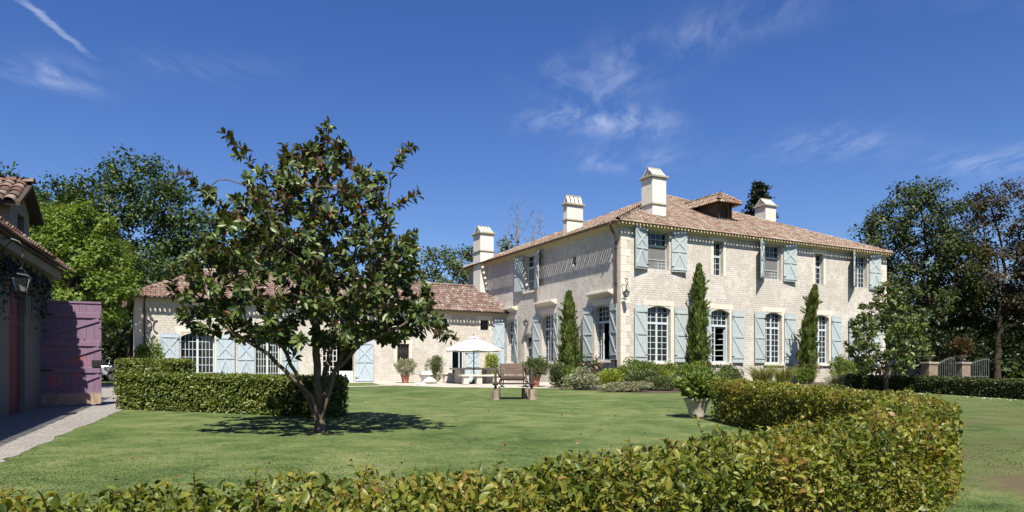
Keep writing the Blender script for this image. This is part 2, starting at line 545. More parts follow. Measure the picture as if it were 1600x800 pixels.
M['canvas'] = paint('white_canvas', (0.80, 0.79, 0.76), 0.9, 0.03, 2, 0.1)
M['pole'] = paint('dark_parasol_pole', (0.06, 0.045, 0.035), 0.5, 0.2, 5, 0.1)
M['brick'] = tile_mat('pier_brick', [(0, (0.25, 0.17, 0.13)), (0.5, (0.30, 0.24, 0.19)), (1, (0.27, 0.20, 0.155))], lichen=0.25)
M['pier_stone'] = paint('pier_stone', (0.30, 0.25, 0.20), 0.95, 0.25, 4, 0.5)
M['lodge_wall'] = paint('shade_darkened_lodge_render', (0.19, 0.178, 0.16), 0.95, 0.2, 1.6, 0.7)  # darker than the render itself: shade of surrounding foliage put into the colour
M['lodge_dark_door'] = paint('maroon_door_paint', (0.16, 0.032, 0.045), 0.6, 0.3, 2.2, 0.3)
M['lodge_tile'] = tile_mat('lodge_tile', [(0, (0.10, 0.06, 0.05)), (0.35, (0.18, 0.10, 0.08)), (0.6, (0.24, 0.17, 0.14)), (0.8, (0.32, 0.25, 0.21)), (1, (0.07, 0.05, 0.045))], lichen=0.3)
M['wood_beam'] = paint('dark_oak', (0.055, 0.038, 0.028), 0.85, 0.3, 5, 0.5)
M['car_dark'] = paint('dark_car_paint', (0.012, 0.014, 0.018), 0.2, 0.03, 3, 0.0, 0.3, 0.6)
M['car_silver'] = paint('silver_car_paint', (0.52, 0.54, 0.56), 0.25, 0.03, 3, 0.0, 0.5, 0.6)
M['tyre'] = paint('tyre_rubber', (0.014, 0.014, 0.015), 0.85, 0.1, 6, 0.2)
M['rim'] = paint('alloy_rim', (0.45, 0.46, 0.47), 0.35, 0.08, 6, 0.0, 0.8)
M['amber'] = paint('amber_glass', (0.75, 0.42, 0.06), 0.25, 0.05, 4, 0.0)
M['red_graffiti'] = paint('faded_red_spray', (0.52, 0.10, 0.085), 0.75, 0.3, 9, 0.0)
M['petal_pink'] = paint('pink_petal', (0.70, 0.30, 0.36), 0.7, 0.2, 8, 0.0)
M['petal_white'] = paint('white_petal', (0.74, 0.72, 0.64), 0.7, 0.1, 8, 0.0)
M['lantern_iron'] = paint('lantern_iron', (0.05, 0.05, 0.05), 0.5, 0.2, 8, 0.2, 0.3)
M['lead'] = paint('grey_lead', (0.20, 0.20, 0.20), 0.6, 0.2, 5, 0.2)


def glass_mat():
    m, t, b = new_mat('window_glass')
    g = t.new('ShaderNodeNewGeometry')
    b.inputs['Base Color'].default_value = (0.010, 0.011, 0.012, 1)
    b.inputs['Roughness'].default_value = 0.04
    b.inputs['Specular IOR Level'].default_value = 0.55
    bump(t, b, t.noise(g.outputs['Position'], 3.2, 2, 0.4), 0.16, 0.03)
    return m


M['glass'] = glass_mat()


def lamp_glass():
    m, t, b = new_mat('lantern_glass')
    b.inputs['Base Color'].default_value = (0.55, 0.56, 0.52, 1)
    b.inputs['Roughness'].default_value = 0.12
    b.inputs['Transmission Weight'].default_value = 0.75
    return m


M['lamp_glass'] = lamp_glass()


def plank_wood(name, c1, c2, rough=0.8):
    c1, c2 = dim(c1), dim(c2)
    m, t, b = new_mat(name)
    tc = t.new('ShaderNodeTexCoord')
    oi = t.new('ShaderNodeObjectInfo')
    mp = t.new('ShaderNodeMapping'); mp.inputs['Scale'].default_value = (6, 6, 0.6)
    t.l.new(t.vmath('ADD', tc.outputs['Object'], t.comb(oi.outputs['Random'], oi.outputs['Random'], 0)), mp.inputs['Vector'])
    n = t.noise(mp.outputs[0], 6, 6, 0.65, 0.3)
    col = t.mix(t.maprange(n, 0.3, 0.7), c1, c2)
    k = t.maprange(oi.outputs['Random'], 0, 1, 0.88, 1.1)
    col = t.mix(1.0, col, t.comb(k, k, k), 'MULTIPLY')
    t.l.new(col, b.inputs['Base Color'])
    b.inputs['Roughness'].default_value = rough
    b.inputs['Specular IOR Level'].default_value = 0.25
    bump(t, b, n, 0.5, 0.012)
    return m


M['grey_wood'] = plank_wood('weathered_plank', (0.085, 0.058, 0.044), (0.17, 0.12, 0.095))
M['dark_wood'] = plank_wood('dark_old_wood', (0.045, 0.032, 0.026), (0.095, 0.066, 0.052))
M['stump'] = bark_mat('stump_bark', (0.17, 0.125, 0.095), (0.42, 0.34, 0.27), 9)


def purple_gate_mat():
    """mauve paint, worn off to bare boards at the foot"""
    m, t, b = new_mat('mauve_gate_paint')
    tc = t.new('ShaderNodeTexCoord')
    oi = t.new('ShaderNodeObjectInfo')
    g = t.new('ShaderNodeNewGeometry')
    x, y, z = t.sep(g.outputs['Position'])
    mp = t.new('ShaderNodeMapping'); mp.inputs['Scale'].default_value = (5, 5, 0.7)
    t.l.new(g.outputs['Position'], mp.inputs['Vector'])
    n = t.noise(mp.outputs[0], 4, 6, 0.65)
    k = t.math('ADD', t.maprange(oi.outputs['Random'], 0, 1, -0.05, 0.05), t.maprange(n, 0.3, 0.7, 0.84, 1.12))
    col = t.mix(1.0, (0.150, 0.090, 0.145), t.comb(k, k, k), 'MULTIPLY')
    wood = t.mix(t.maprange(n, 0.3, 0.7), (0.17, 0.115, 0.085), (0.36, 0.27, 0.20))
    worn = t.maprange(t.math('ADD', z, t.math('MULTIPLY', t.math('SUBTRACT', n, 0.5), 0.28)), 1.06, 1.12, 1, 0)
    chips = t.maprange(t.noise(g.outputs['Position'], 18, 5, 0.7), 0.66, 0.70, 0, 0.8)
    f = t.math('MAXIMUM', worn, chips)
    t.l.new(t.mix(f, col, wood), b.inputs['Base Color'])
    b.inputs['Roughness'].default_value = 0.62
    bump(t, b, n, 0.35, 0.01)
    return m


M['mauve'] = purple_gate_mat()


def lawn_mat(name, blades=False):
    m, t, b = new_mat(name)
    g = t.new('ShaderNodeNewGeometry')
    pos = g.outputs['Position']
    mp = t.new('ShaderNodeMapping'); mp.inputs['Scale'].default_value = (0.9, 1.0, 1); mp.inputs['Rotation'].default_value = (0, 0, R(14))
    t.l.new(pos, mp.inputs['Vector'])
    big = t.noise(mp.outputs[0], 0.35, 5, 0.6)
    med = t.noise(mp.outputs[0], 1.4, 5, 0.65, 0.5)
    fine = t.noise(pos, 14, 4, 0.7)
    x, y, z = t.sep(pos)
    # mowing bands that follow the round lawn
    dist = t.vmath('LENGTH', t.vmath('SUBTRACT', t.comb(x, y, 0), (-1.5, 15.0, 0)))
    band = t.math('SINE', t.math('MULTIPLY', t.math('ADD', dist, t.math('MULTIPLY', med, 0.5)), 5.6))
    f = t.math('ADD', t.math('MULTIPLY', big, 0.36), t.math('ADD', t.math('MULTIPLY', med, 0.46), t.math('MULTIPLY', fine, 0.20)))
    f = t.math('ADD', f, t.math('MULTIPLY', band, 0.014))
    f = t.math('ADD', f, t.math('MULTIPLY', t.math('SUBTRACT', t.noise(pos, 40, 3, 0.75), 0.5), 0.40))
    f = t.math('ADD', f, t.math('MULTIPLY', t.math('SUBTRACT', t.noise(pos, 9, 4, 0.7), 0.5), 0.26))
    if blades:
        f = t.math('ADD', f, t.math('MULTIPLY', t.math('SUBTRACT', g.outputs['Random Per Island'], 0.5), 0.13))
    col = t.ramp(f, [(p, dim(c)) for p, c in [(0.36, (0.041, 0.070, 0.019)), (0.45, (0.072, 0.112, 0.033)), (0.525, (0.108, 0.149, 0.050)), (0.60, (0.152, 0.182, 0.070)), (0.71, (0.210, 0.216, 0.098))]])
    # dry worn grass outside the hedge, right of it
    dry = t.math('MULTIPLY', t.maprange(x, 4.2, 7.5, 0, 1, True), t.maprange(t.noise(mp.outputs[0], 0.7, 5, 0.65), 0.40, 0.62, 0.15, 0.95, True))
    dry = t.math('MULTIPLY', dry, t.maprange(y, 24, 12, 0.35, 0.9))
    col = t.mix(dry, col, (0.066, 0.064, 0.026))
    bare = t.maprange(t.math('ADD', t.vmath('LENGTH', t.vmath('MULTIPLY', t.vmath('SUBTRACT', t.comb(x, y, 0), (6.4, 8.3, 0)), (1.0, 0.6, 0))), t.math('MULTIPLY', med, 0.9)), 0.9, 1.5, 0.85, 0, True)
    col = t.mix(bare, col, (0.09, 0.066, 0.042))
    t.l.new(col, b.inputs['Base Color'])
    b.inputs['Roughness'].default_value = 0.85
    b.inputs['Specular IOR Level'].default_value = 0.12
    if blades:
        nv = t.vmath('NORMALIZE', t.vmath('ADD', t.vmath('MULTIPLY', g.outputs['Normal'], (0.35, 0.35, 0.35)), (0, 0, 1)))
        t.l.new(nv, b.inputs['Normal'])
    else:
        sp = t.noise(pos, 55, 4, 0.8)
        bump(t, b, t.math('ADD', sp, fine), 0.55, 0.03)
    return m


M['lawn'] = lawn_mat('lawn_turf')
M['blade'] = lawn_mat('lawn_blade', True)


def gravel_mat(name, c1, c2):
    c1, c2 = dim(c1), dim(c2)
    m, t, b = new_mat(name)
    g = t.new('ShaderNodeNewGeometry')
    pos = g.outputs['Position']
    vo = t.new('ShaderNodeTexVoronoi'); vo.inputs['Scale'].default_value = 30
    t.l.new(pos, vo.inputs['Vector'])
    n = t.noise(pos, 1.2, 6, 0.65)
    s_ = t.sep(vo.outputs['Color'])[0]
    f = t.math('ADD', t.math('MULTIPLY', s_, 0.6), t.math('MULTIPLY', n, 0.5))
    t.l.new(t.mix(t.maprange(f, 0.15, 0.95), c1, c2), b.inputs['Base Color'])
    b.inputs['Roughness'].default_value = 0.95
    b.inputs['Specular IOR Level'].default_value = 0.1
    bump(t, b, t.math('ADD', t.math('SUBTRACT', 1, vo.outputs['Distance']), t.noise(pos, 70, 3, 0.6)), 0.6, 0.02)
    return m


M['gravel'] = gravel_mat('grey_gravel', (0.16, 0.152, 0.145), (0.36, 0.345, 0.33))
M['terrace'] = gravel_mat('pale_terrace_gravel', (0.38, 0.345, 0.305), (0.56, 0.52, 0.47))
M['soil'] = paint('bed_soil', (0.085, 0.06, 0.042), 1.0, 0.3, 6, 0.7)
M['hedge_core'] = bark_mat('hedge_twigs', (0.020, 0.022, 0.010), (0.045, 0.042, 0.020), 20)

# foliage
NEAR = [(0.0, (0.022, 0.040, 0.010)), (0.24, (0.066, 0.098, 0.015)), (0.42, (0.140, 0.168, 0.024)), (0.60, (0.205, 0.218, 0.036)), (0.74, (0.255, 0.205, 0.044)), (0.86, (0.20, 0.112, 0.036)), (1.0, (0.115, 0.048, 0.026))]
M['beech'] = leaf_mat('hornbeam_leaf', NEAR, 0.40, 0.42, 0.32, clump=0.5, k=0.92)
M['beech_one'] = leaf_mat('hornbeam_leaf_single', NEAR, 0.40, 0.42, 0.32, True, 0.45, k=0.92)
M['hedge_leaf'] = leaf_mat('hedge_leaf', [(0, (0.045, 0.075, 0.014)), (0.4, (0.105, 0.145, 0.026)), (0.75, (0.170, 0.205, 0.040)), (1, (0.235, 0.240, 0.060))], 0.35, 0.45, 0.4, k=0.9)
M['hedge_dark'] = leaf_mat('dark_hedge_leaf', [(0, (0.024, 0.044, 0.012)), (0.6, (0.055, 0.082, 0.022)), (1, (0.110, 0.120, 0.034))], 0.3, 0.5, 0.3)
M['magnolia'] = leaf_mat('magnolia_leaf', [(0, (0.020, 0.038, 0.010)), (0.4, (0.045, 0.076, 0.017)), (0.75, (0.088, 0.128, 0.028)), (1, (0.15, 0.18, 0.05))], 0.24, 0.42, 0.38, clump=0.2, back=(0.060, 0.055, 0.022), k=0.95)
M['magnolia_one'] = leaf_mat('magnolia_leaf_single', [(0, (0.020, 0.038, 0.010)), (0.5, (0.05, 0.08, 0.018)), (0.85, (0.098, 0.135, 0.032)), (1, (0.16, 0.18, 0.055))], 0.24, 0.44, 0.36, True, 0.1, back=(0.060, 0.055, 0.022), k=0.95)
M['magnolia_light'] = leaf_mat('light_magnolia_leaf', [(0, (0.030, 0.052, 0.014)), (0.4, (0.065, 0.100, 0.024)), (0.75, (0.125, 0.165, 0.040)), (1, (0.20, 0.23, 0.07))], 0.26, 0.42, 0.38, clump=0.2, k=1.0)
M['magnolia_rust'] = leaf_mat('magnolia_rust_leaf', [(0, (0.085, 0.035, 0.018)), (0.5, (0.15, 0.055, 0.026)), (1, (0.19, 0.11, 0.045))], 0.3, 0.35, 0.5, k=0.95)
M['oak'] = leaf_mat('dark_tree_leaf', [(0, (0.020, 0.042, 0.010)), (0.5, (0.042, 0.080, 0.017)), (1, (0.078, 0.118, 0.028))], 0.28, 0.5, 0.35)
M['plane'] = leaf_mat('light_tree_leaf', [(0, (0.075, 0.135, 0.016)), (0.5, (0.140, 0.220, 0.028)), (1, (0.215, 0.290, 0.050))], 0.40, 0.5, 0.3)
M['ash'] = leaf_mat('mid_tree_leaf', [(0, (0.024, 0.042, 0.010)), (0.5, (0.048, 0.072, 0.018)), (1, (0.092, 0.105, 0.030))], 0.28, 0.5, 0.3)
M['brown_tree'] = leaf_mat('browning_tree_leaf', [(0, (0.026, 0.024, 0.012)), (0.5, (0.052, 0.044, 0.018)), (1, (0.095, 0.064, 0.028))], 0.28, 0.55, 0.25)
M['far_tree'] = leaf_mat('far_tree_leaf', [(0, (0.045, 0.075, 0.025)), (0.5, (0.085, 0.120, 0.042)), (1, (0.125, 0.155, 0.06))], 0.25, 0.6, 0.2)
M['conifer'] = leaf_mat('conifer_needle', [(0, (0.014, 0.026, 0.018)), (1, (0.040, 0.058, 0.038))], 0.12, 0.6, 0.2)
M['cypress'] = leaf_mat('cypress_spray', [(0, (0.055, 0.085, 0.018)), (0.5, (0.105, 0.145, 0.034)), (1, (0.18, 0.21, 0.06))], 0.35, 0.6, 0.2, k=1.0)
M['shrub'] = leaf_mat('shrub_leaf', [(0, (0.065, 0.105, 0.022)), (0.5, (0.120, 0.175, 0.040)), (1, (0.20, 0.245, 0.065))], 0.36, 0.5, 0.3, k=1.05)
M['shrub_dark'] = leaf_mat('dark_shrub_leaf', [(0, (0.045, 0.068, 0.024)), (0.6, (0.088, 0.122, 0.042)), (1, (0.145, 0.175, 0.068))], 0.3, 0.45, 0.35, k=1.0)
M['silver'] = leaf_mat('silver_leaf', [(0, (0.15, 0.17, 0.105)), (0.5, (0.25, 0.265, 0.18)), (1, (0.36, 0.36, 0.26))], 0.3, 0.7, 0.2, k=1.0)
M['straw'] = leaf_mat('straw_blade', [(0, (0.13, 0.17, 0.04)), (0.6, (0.22, 0.245, 0.075)), (1, (0.34, 0.30, 0.14))], 0.35, 0.6, 0.25, k=1.05)
M['lime'] = leaf_mat('yellow_green_leaf', [(0, (0.13, 0.19, 0.022)), (0.5, (0.22, 0.28, 0.040)), (1, (0.32, 0.36, 0.08))], 0.4, 0.5, 0.3, k=1.0)
M['rust_shrub'] = leaf_mat('rusty_shrub_leaf', [(0, (0.05, 0.045, 0.018)), (0.6, (0.10, 0.065, 0.026)), (1, (0.15, 0.11, 0.045))], 0.3, 0.6, 0.2)
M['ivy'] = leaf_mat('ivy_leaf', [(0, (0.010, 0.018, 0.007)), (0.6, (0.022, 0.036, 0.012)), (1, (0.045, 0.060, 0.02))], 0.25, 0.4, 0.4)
M['bark_mag'] = bark_mat('magnolia_bark', (0.060, 0.047, 0.035), (0.19, 0.155, 0.12))
M['bark'] = bark_mat('dark_bark', (0.030, 0.024, 0.018), (0.080, 0.064, 0.050), 10)
M['bark_pale'] = bark_mat('pale_dead_bark', (0.15, 0.135, 0.125), (0.27, 0.25, 0.235), 10)
M['twig'] = bark_mat('twig', (0.08, 0.055, 0.035), (0.16, 0.12, 0.08), 20)
# ------------------------------------------------------------------ the setting: ground sheets
def clip_y(poly, y, keep_below):
    out = []
    n = len(poly)
    for i in range(n):
        a, b = poly[i], poly[(i + 1) % n]
        ia = a[1] <= y if keep_below else a[1] >= y
        ib = b[1] <= y if keep_below else b[1] >= y
        if ia: out.append(a)
        if ia != ib:
            k = (y - a[1]) / (b[1] - a[1])
            out.append((a[0] + (b[0] - a[0]) * k, y))
    return out


def sheet(name, poly, dz, m):
    mb = MB()
    for keep in (True, False):
        q = clip_y(poly, 38.0, keep)
        if len(q) > 2:
            mb.add([(x, y, gz(y) + dz) for x, y in q], [tuple(range(len(q)))])
    o = mb.build(name, m)
    return tag(o, kind='structure')


g = MB()
ys = [-300, -10, 38, 900]
for i in range(3):
    g.add([(-900, ys[i], gz(ys[i])), (900, ys[i], gz(ys[i])), (900, ys[i + 1], gz(ys[i + 1])), (-900, ys[i + 1], gz(ys[i + 1]))], [(0, 1, 2, 3)])
tag(g.build('lawn', M['lawn']), kind='structure')


def wavy(a, b, n, amp, seed):
    r = random.Random(seed)
    out = []
    for i in range(n):
        k = i / n
        out.append((a[0] + (b[0] - a[0]) * k + r.uniform(-amp, amp), a[1] + (b[1] - a[1]) * k + r.uniform(-amp, amp)))
    return out


GRAVEL_EDGE = wavy((-4.9, 3.0), (-7.4, 10.64), 22, 0.05, 1) + wavy((-7.4, 10.64), (-11.2, 21.6), 34, 0.06, 2) + [(-11.3, 21.9)]
sheet('gravel_path', [(-30, -6), (-8, -6)] + GRAVEL_EDGE + [(-11.0, 24.5), (-12.5, 29), (-15, 36), (-30, 36)], 0.006, M['gravel'])
U = Vector((math.cos(HA), math.sin(HA))); VV = Vector((-math.sin(HA), math.cos(HA)))
HC = Vector((4.88, 33.0))
def hp(a, b): p = HC + U * a + VV * b; return (p.x, p.y)
sheet('terrace', wavy((-6.3, 35.2), (-2.9, 32.75), 12, 0.05, 3) + wavy((-2.9, 32.75), (1.9, 31.9), 12, 0.05, 4) + [(2.4, 31.6), hp(-1.2, 2.4), hp(0.2, 3), hp(0.2, 11.4), hp(-11.0, 11.4), hp(-11.0, 10.2), hp(-8.5, 9.6)], 0.008, M['terrace'])
sheet('garden_path', [(-13.5, 29.6), (-6.2, 33.65), (-5.4, 34.5), (-5.8, 34.72), (-6.6, 34.05), (-13.6, 30.05)], 0.008, M['terrace'])
sheet('flower_bed', wavy((2.0, 30.9), (5.1, 28.2), 8, 0.12, 5) + wavy((5.1, 28.2), (9.5, 29.4), 8, 0.12, 6) + wavy((9.5, 29.4), (22.0, 36.6), 16, 0.15, 7) + [(22.5, 38), hp(19.2, -0.2), hp(19.2, 0.4), hp(0.1, 0.2), hp(0.1, 4.2), hp(-1.1, 4.0)], 0.012, M['soil'])

# ------------------------------------------------------------------ building kit
class Face:
    """a wall plane: x along it (to the right seen from outside), y inwards, z up"""
    def __init__(s, parent, loc=(0, 0, 0), rotz=0.0):
        s.p = parent; s.loc = Vector(loc); s.r = rotz
    def at(s, x, y, z):
        c, n = math.cos(s.r), math.sin(s.r)
        return (s.loc.x + x * c - y * n, s.loc.y + x * n + y * c, s.loc.z + z)
    def build(s, mb, name, m, at=(0, 0, 0), parent=None, rz=0.0, **kw):
        return mb.build(name, m, s.p if parent is None else parent, s.at(*at) if parent is None else at, s.r + rz if parent is None else rz, **kw)


def facade(mb, x0, x1, z0, z1, holes, depth=0.22):
    """holes: (xa, xb, za, zb, rise)"""
    xs = sorted({x0, x1, *[h[0] for h in holes], *[h[1] for h in holes]})
    zs = sorted({z0, z1, *[h[2] for h in holes], *[h[3] for h in holes]})
    idx, vs, fs = {}, [], []
    def vid(x, z):
        if (x, z) not in idx:
            idx[(x, z)] = len(vs); vs.append((x, 0, z))
        return idx[(x, z)]
    for i in range(len(xs) - 1):
        for j in range(len(zs) - 1):
            cx, cz = (xs[i] + xs[i + 1]) / 2, (zs[j] + zs[j + 1]) / 2
            if any(h[0] < cx < h[1] and h[2] < cz < h[3] for h in holes): continue
            fs.append((vid(xs[i], zs[j]), vid(xs[i + 1], zs[j]), vid(xs[i + 1], zs[j + 1]), vid(xs[i], zs[j + 1])))
    mb.add(vs, fs)
    for xa, xb, za, zb, rise in holes:
        zt = zb - rise
        mb.add([(xa, 0, za), (xa, depth, za), (xa, depth, zt), (xa, 0, zt)], [(0, 1, 2, 3)])
        mb.add([(xb, 0, za), (xb, 0, zt), (xb, depth, zt), (xb, depth, za)], [(0, 1, 2, 3)])
        mb.add([(xa, 0, za), (xb, 0, za), (xb, depth, za), (xa, depth, za)], [(0, 1, 2, 3)])
        if rise <= 0:
            mb.add([(xa, 0, zb), (xa, depth, zb), (xb, depth, zb), (xb, 0, zb)], [(0, 1, 2, 3)])
        else:
            n = 10
            arc = []
            for k in range(n + 1):
                q = -1 + 2 * k / n
                arc.append((xa + (xb - xa) * k / n, zb - rise * q * q))
            for k in range(n):
                (xl, zl), (xr, zr) = arc[k], arc[k + 1]
                mb.add([(xl, 0, zl), (xr, 0, zr), (xr, 0, zb), (xl, 0, zb)], [(0, 1, 2, 3)])
                mb.add([(xl, 0, zl), (xl, depth, zl), (xr, depth, zr), (xr, 0, zr)], [(0, 1, 2, 3)])


def window(face, x0, x1, z0, z1, depth=0.20, cols=4, low=5, up=2, split=0.30, fm='frame', sill=True, pair=True, surround=True, wide_sill=0.14, screen=False, open_right=False, smat='ashlar', bw=0.013):
    w, h = x1 - x0, z1 - z0
    f = MB()
    e = 0.055
    f.box(0, e, 0, 0.07, 0, h); f.box(w - e, w, 0, 0.07, 0, h)
    f.box(e, w - e, 0, 0.07, 0, e * 1.4); f.box(e, w - e, 0, 0.07, h - e, h)
    zt = h * (1 - split)
    if up: f.box(e, w - e, -0.012, 0.075, zt - 0.05, zt + 0.05)
    if pair and not open_right:
        f.box(w / 2 - 0.05, w / 2 + 0.05, -0.006, 0.066, e * 1.4, zt - 0.05 if up else h - e)
        if up: f.box(w / 2 - 0.04, w / 2 + 0.04, -0.006, 0.066, zt + 0.05, h - e)
    win = face.build(f, 'window', M[fm], (x0, depth, z0))
    b = MB()
    def grid(xa, xb, za, zb, nx, nz):
        for i in range(1, nx):
            x = xa + (xb - xa) * i / nx
            b.box(x - bw, x + bw, 0.014, 0.052, za, zb)
        for j in range(1, nz):
            z = za + (zb - za) * j / nz
            b.box(xa, xb, 0.018, 0.048, z - bw, z + bw)
    lo_top = zt - 0.05 if up else h - e
    if open_right:
        grid(e, w * 0.32, e * 1.4, lo_top, 1 if cols < 4 else 2, low)
        b.box(w * 0.32, w * 0.32 + 0.05, 0.0, 0.06, e * 1.4, lo_top)
    else:
        if not screen:
            if pair:
                grid(e, w / 2 - 0.05, e * 1.4, lo_top, cols // 2, low); grid(w / 2 + 0.05, w - e, e * 1.4, lo_top, cols // 2, low)
            else:
                grid(e, w - e, e * 1.4, lo_top, cols, low)
        else:
            zb_ = e * 1.4 + (lo_top - e * 1.4) * 0.42
            b.box(e, w - e, 0.004, 0.055, zb_ - 0.02, zb_ + 0.02)
            grid(w * 0.45, w - e, e * 1.4, zb_, 3, 3)
    if up:
        if pair and not open_right:
            grid(e, w / 2 - 0.04, zt + 0.05, h - e, cols // 2, up); grid(w / 2 + 0.04, w - e, zt + 0.05, h - e, cols // 2, up)
        else:
            grid(e, w - e, zt + 0.05, h - e, cols, up)
    if b.v: b.build('glazing_bars', M[fm], win)
    gl = MB()
    if open_right:
        gl.box(e, w * 0.32, 0.040, 0.044, e, lo_top)
        if up: gl.box(e, w - e, 0.040, 0.044, zt, h - e)
        leaf = MB()       # the other casement, swung into the room
        lw = w * 0.5
        leaf.box(0, 0.05, 0, 0.04, 0, lo_top - 0.1); leaf.box(lw - 0.05, lw, 0, 0.04, 0, lo_top - 0.1)
        for j in range(low + 1):
            z = (lo_top - 0.14) * j / low
            leaf.box(0.05, lw - 0.05, 0.004, 0.036, z, z + 0.035)
        leaf.build('casement', M[fm], win, (w - e, 0.08, e * 1.4), R(112))
    else:
        gl.box(e * 0.5, w - e * 0.5, 0.040, 0.044, e, h - e * 0.5)
    gl.build('glass', M['glass'], win)
    if screen:
        MB().box(e, w - e, 0.030, 0.034, e * 1.4, lo_top).build('insect_screen', M['screen'], win)
    if sill:
        MB().box(-wide_sill, w + wide_sill, -depth - 0.09, -depth + 0.0, -0.11, -0.002).build('sill', M[smat], win, bevel=0.012)
    if surround:
        s_ = 0.17
        su = MB()
        top = h + 0.02
        su.box(-s_, -0.001, -depth - 0.007, -depth + 0.02, 0.0, top)
        su.box(w + 0.001, w + s_, -depth - 0.007, -depth + 0.02, 0.0, top)
        su.box(-s_ - 0.06, w + s_ + 0.06, -depth - 0.011, -depth + 0.02, top, top + 0.24)
        su.build('surround', M[smat], win)
    return win


def shutter(face, xh, z0, z1, w, side, style='Z', open_deg=4, m='shutter'):
    """side -1: hangs left of the opening, +1: right; boards, battens and diagonal braces"""
    h = z1 - z0
    mat = M[m]
    p = MB()
    nb = 5
    for i in range(nb):
        a, b = w * i / nb, w * (i + 1) / nb
        p.box(min(side * (a + 0.003), side * (b - 0.002)), max(side * (a + 0.003), side * (b - 0.002)), -0.028 - 0.002 * (i % 2), 0.0, 0, h)
    open_deg = max(2.0, open_deg + random.Random(int(xh * 100) + side).uniform(-2, 3))
    sh = face.build(p, 'shutter', mat, (xh, -0.045, z0), rz=-side * R(open_deg))
    for zc in ((0.10, 0.5, 0.90) if style != 'X' else (0.07, 0.5, 0.93)):
        MB().box(min(side * 0.03, side * (w - 0.03)), max(side * 0.03, side * (w - 0.03)), -0.058, -0.0305, h * zc - 0.05, h * zc + 0.05).build('batten', mat, sh)
    def brace(xa, za, xb, zb, y=-0.043):
        MB().bar((side * xa, y, za), (side * xb, y, zb), 0.022, 0.085, (0, 0, 1) if abs(xb - xa) > 1e-3 else (1, 0, 0)).build('brace', mat, sh)
    l, r = 0.07, w - 0.07
    if style == 'Z':
        a, b = (l, r) if side > 0 else (r, l)
        brace(a, h * 0.90 - 0.07, b, h * 0.5 + 0.07); brace(a, h * 0.5 - 0.07, b, h * 0.10 + 0.07)
    else:
        brace(l, h * 0.93 - 0.07, r, h * 0.5 + 0.07); brace(r, h * 0.93 - 0.07, l, h * 0.5 + 0.07, -0.0415)
        brace(l, h * 0.07 + 0.07, r * 0.5 + l * 0.5, h * 0.5 - 0.08); brace(r, h * 0.07 + 0.07, r * 0.5 + l * 0.5, h * 0.5 - 0.08, -0.0415)
    for zc in (0.12, 0.88):
        MB().box(min(side * -0.05, side * 0.12), max(side * -0.05, side * 0.12), -0.066, -0.059, h * zc - 0.018, h * zc + 0.018).build('hinge', M['iron'], sh)
    return sh


def tile_rows(mb, poly, col=0.20, row=0.33, r0=0.080, length=0.43, jit=1.0, seed=1, skip_first=False, lift=0.0):
    """half-round cover tiles laid over a flat slope; first edge of poly is the eave"""
    rr = random.Random(seed)
    P = [Vector(p) for p in poly]
    e = (P[1] - P[0]).normalized()
    n = (P[1] - P[0]).cross(P[2] - P[0]).normalized()
    if n.z < 0: n = -n
    s = n.cross(e).normalized()
    if s.z < 0: s = -s
    Q = [((p - P[0]).dot(e), (p - P[0]).dot(s)) for p in P]
    lo, hi = min(q[0] for q in Q), max(q[0] for q in Q)
    k = max(1, round((hi - lo) / col))
    for i in range(k):
        x = lo + (hi - lo) * (i + 0.5) / k
        cuts = []
        for a, b in zip(Q, Q[1:] + Q[:1]):
            if (a[0] - x) * (b[0] - x) < 0:
                cuts.append(a[1] + (b[1] - a[1]) * (x - a[0]) / (b[0] - a[0]))
        if len(cuts) < 2: continue
        y0, y1 = min(cuts), max(cuts)
        y = y0
        j = 0
        dx0 = rr.uniform(-0.008, 0.008) * jit
        while y < y1 - 0.05:
            a = y + rr.uniform(-0.02, 0.02) * jit - (0.20 if j == 0 else 0)
            b = min(y + length, y1 + 0.02)
            dx = dx0 + rr.uniform(-0.012, 0.012) * jit
            dx2 = dx + rr.uniform(-0.01, 0.01) * jit
            vs = []
            for yy, r, xx, up in ((a, r0 * rr.uniform(0.95, 1.06) * (0.86 if j == 0 else 1), x + dx, 0.022), (b, r0 * 0.84, x + dx2, 0.0)):
                for q in range(5):
                    ang = math.pi * q / 4
                    vs.append(P[0] + e * (xx + r * math.cos(ang)) + s * yy + n * (r * math.sin(ang) * 0.78 + up + lift - 0.012))
            mb.add(vs, [(q, q + 1, q + 6, q + 5) for q in range(4)])
            y += row
            j += 1


def ridge_row(mb, p, q, r=0.13, length=0.42, seed=3, up=0.03):
    rr = random.Random(seed)
    p, q = Vector(p), Vector(q)
    d = (q - p); L = d.length; d.normalize()
    side = d.cross(Vector((0, 0, 1))).normalized()
    n = side.cross(d).normalized()
    k = max(1, int(L / 0.36))
    for i in range(k):
        a = p + d * (L * i / k); b = p + d * min(L, L * i / k + length)
        vs = []
        for c, rad, u_ in ((a, r * rr.uniform(0.95, 1.08), 0.03), (b, r * 0.85, 0.0)):
            for m_ in range(5):
                ang = math.pi * m_ / 4
                vs.append(c + side * (rad * math.cos(ang)) + n * (rad * math.sin(ang) * 0.8 + up + u_ - 0.03))
        mb.add(vs, [(m_, m_ + 1, m_ + 6, m_ + 5) for m_ in range(4)])


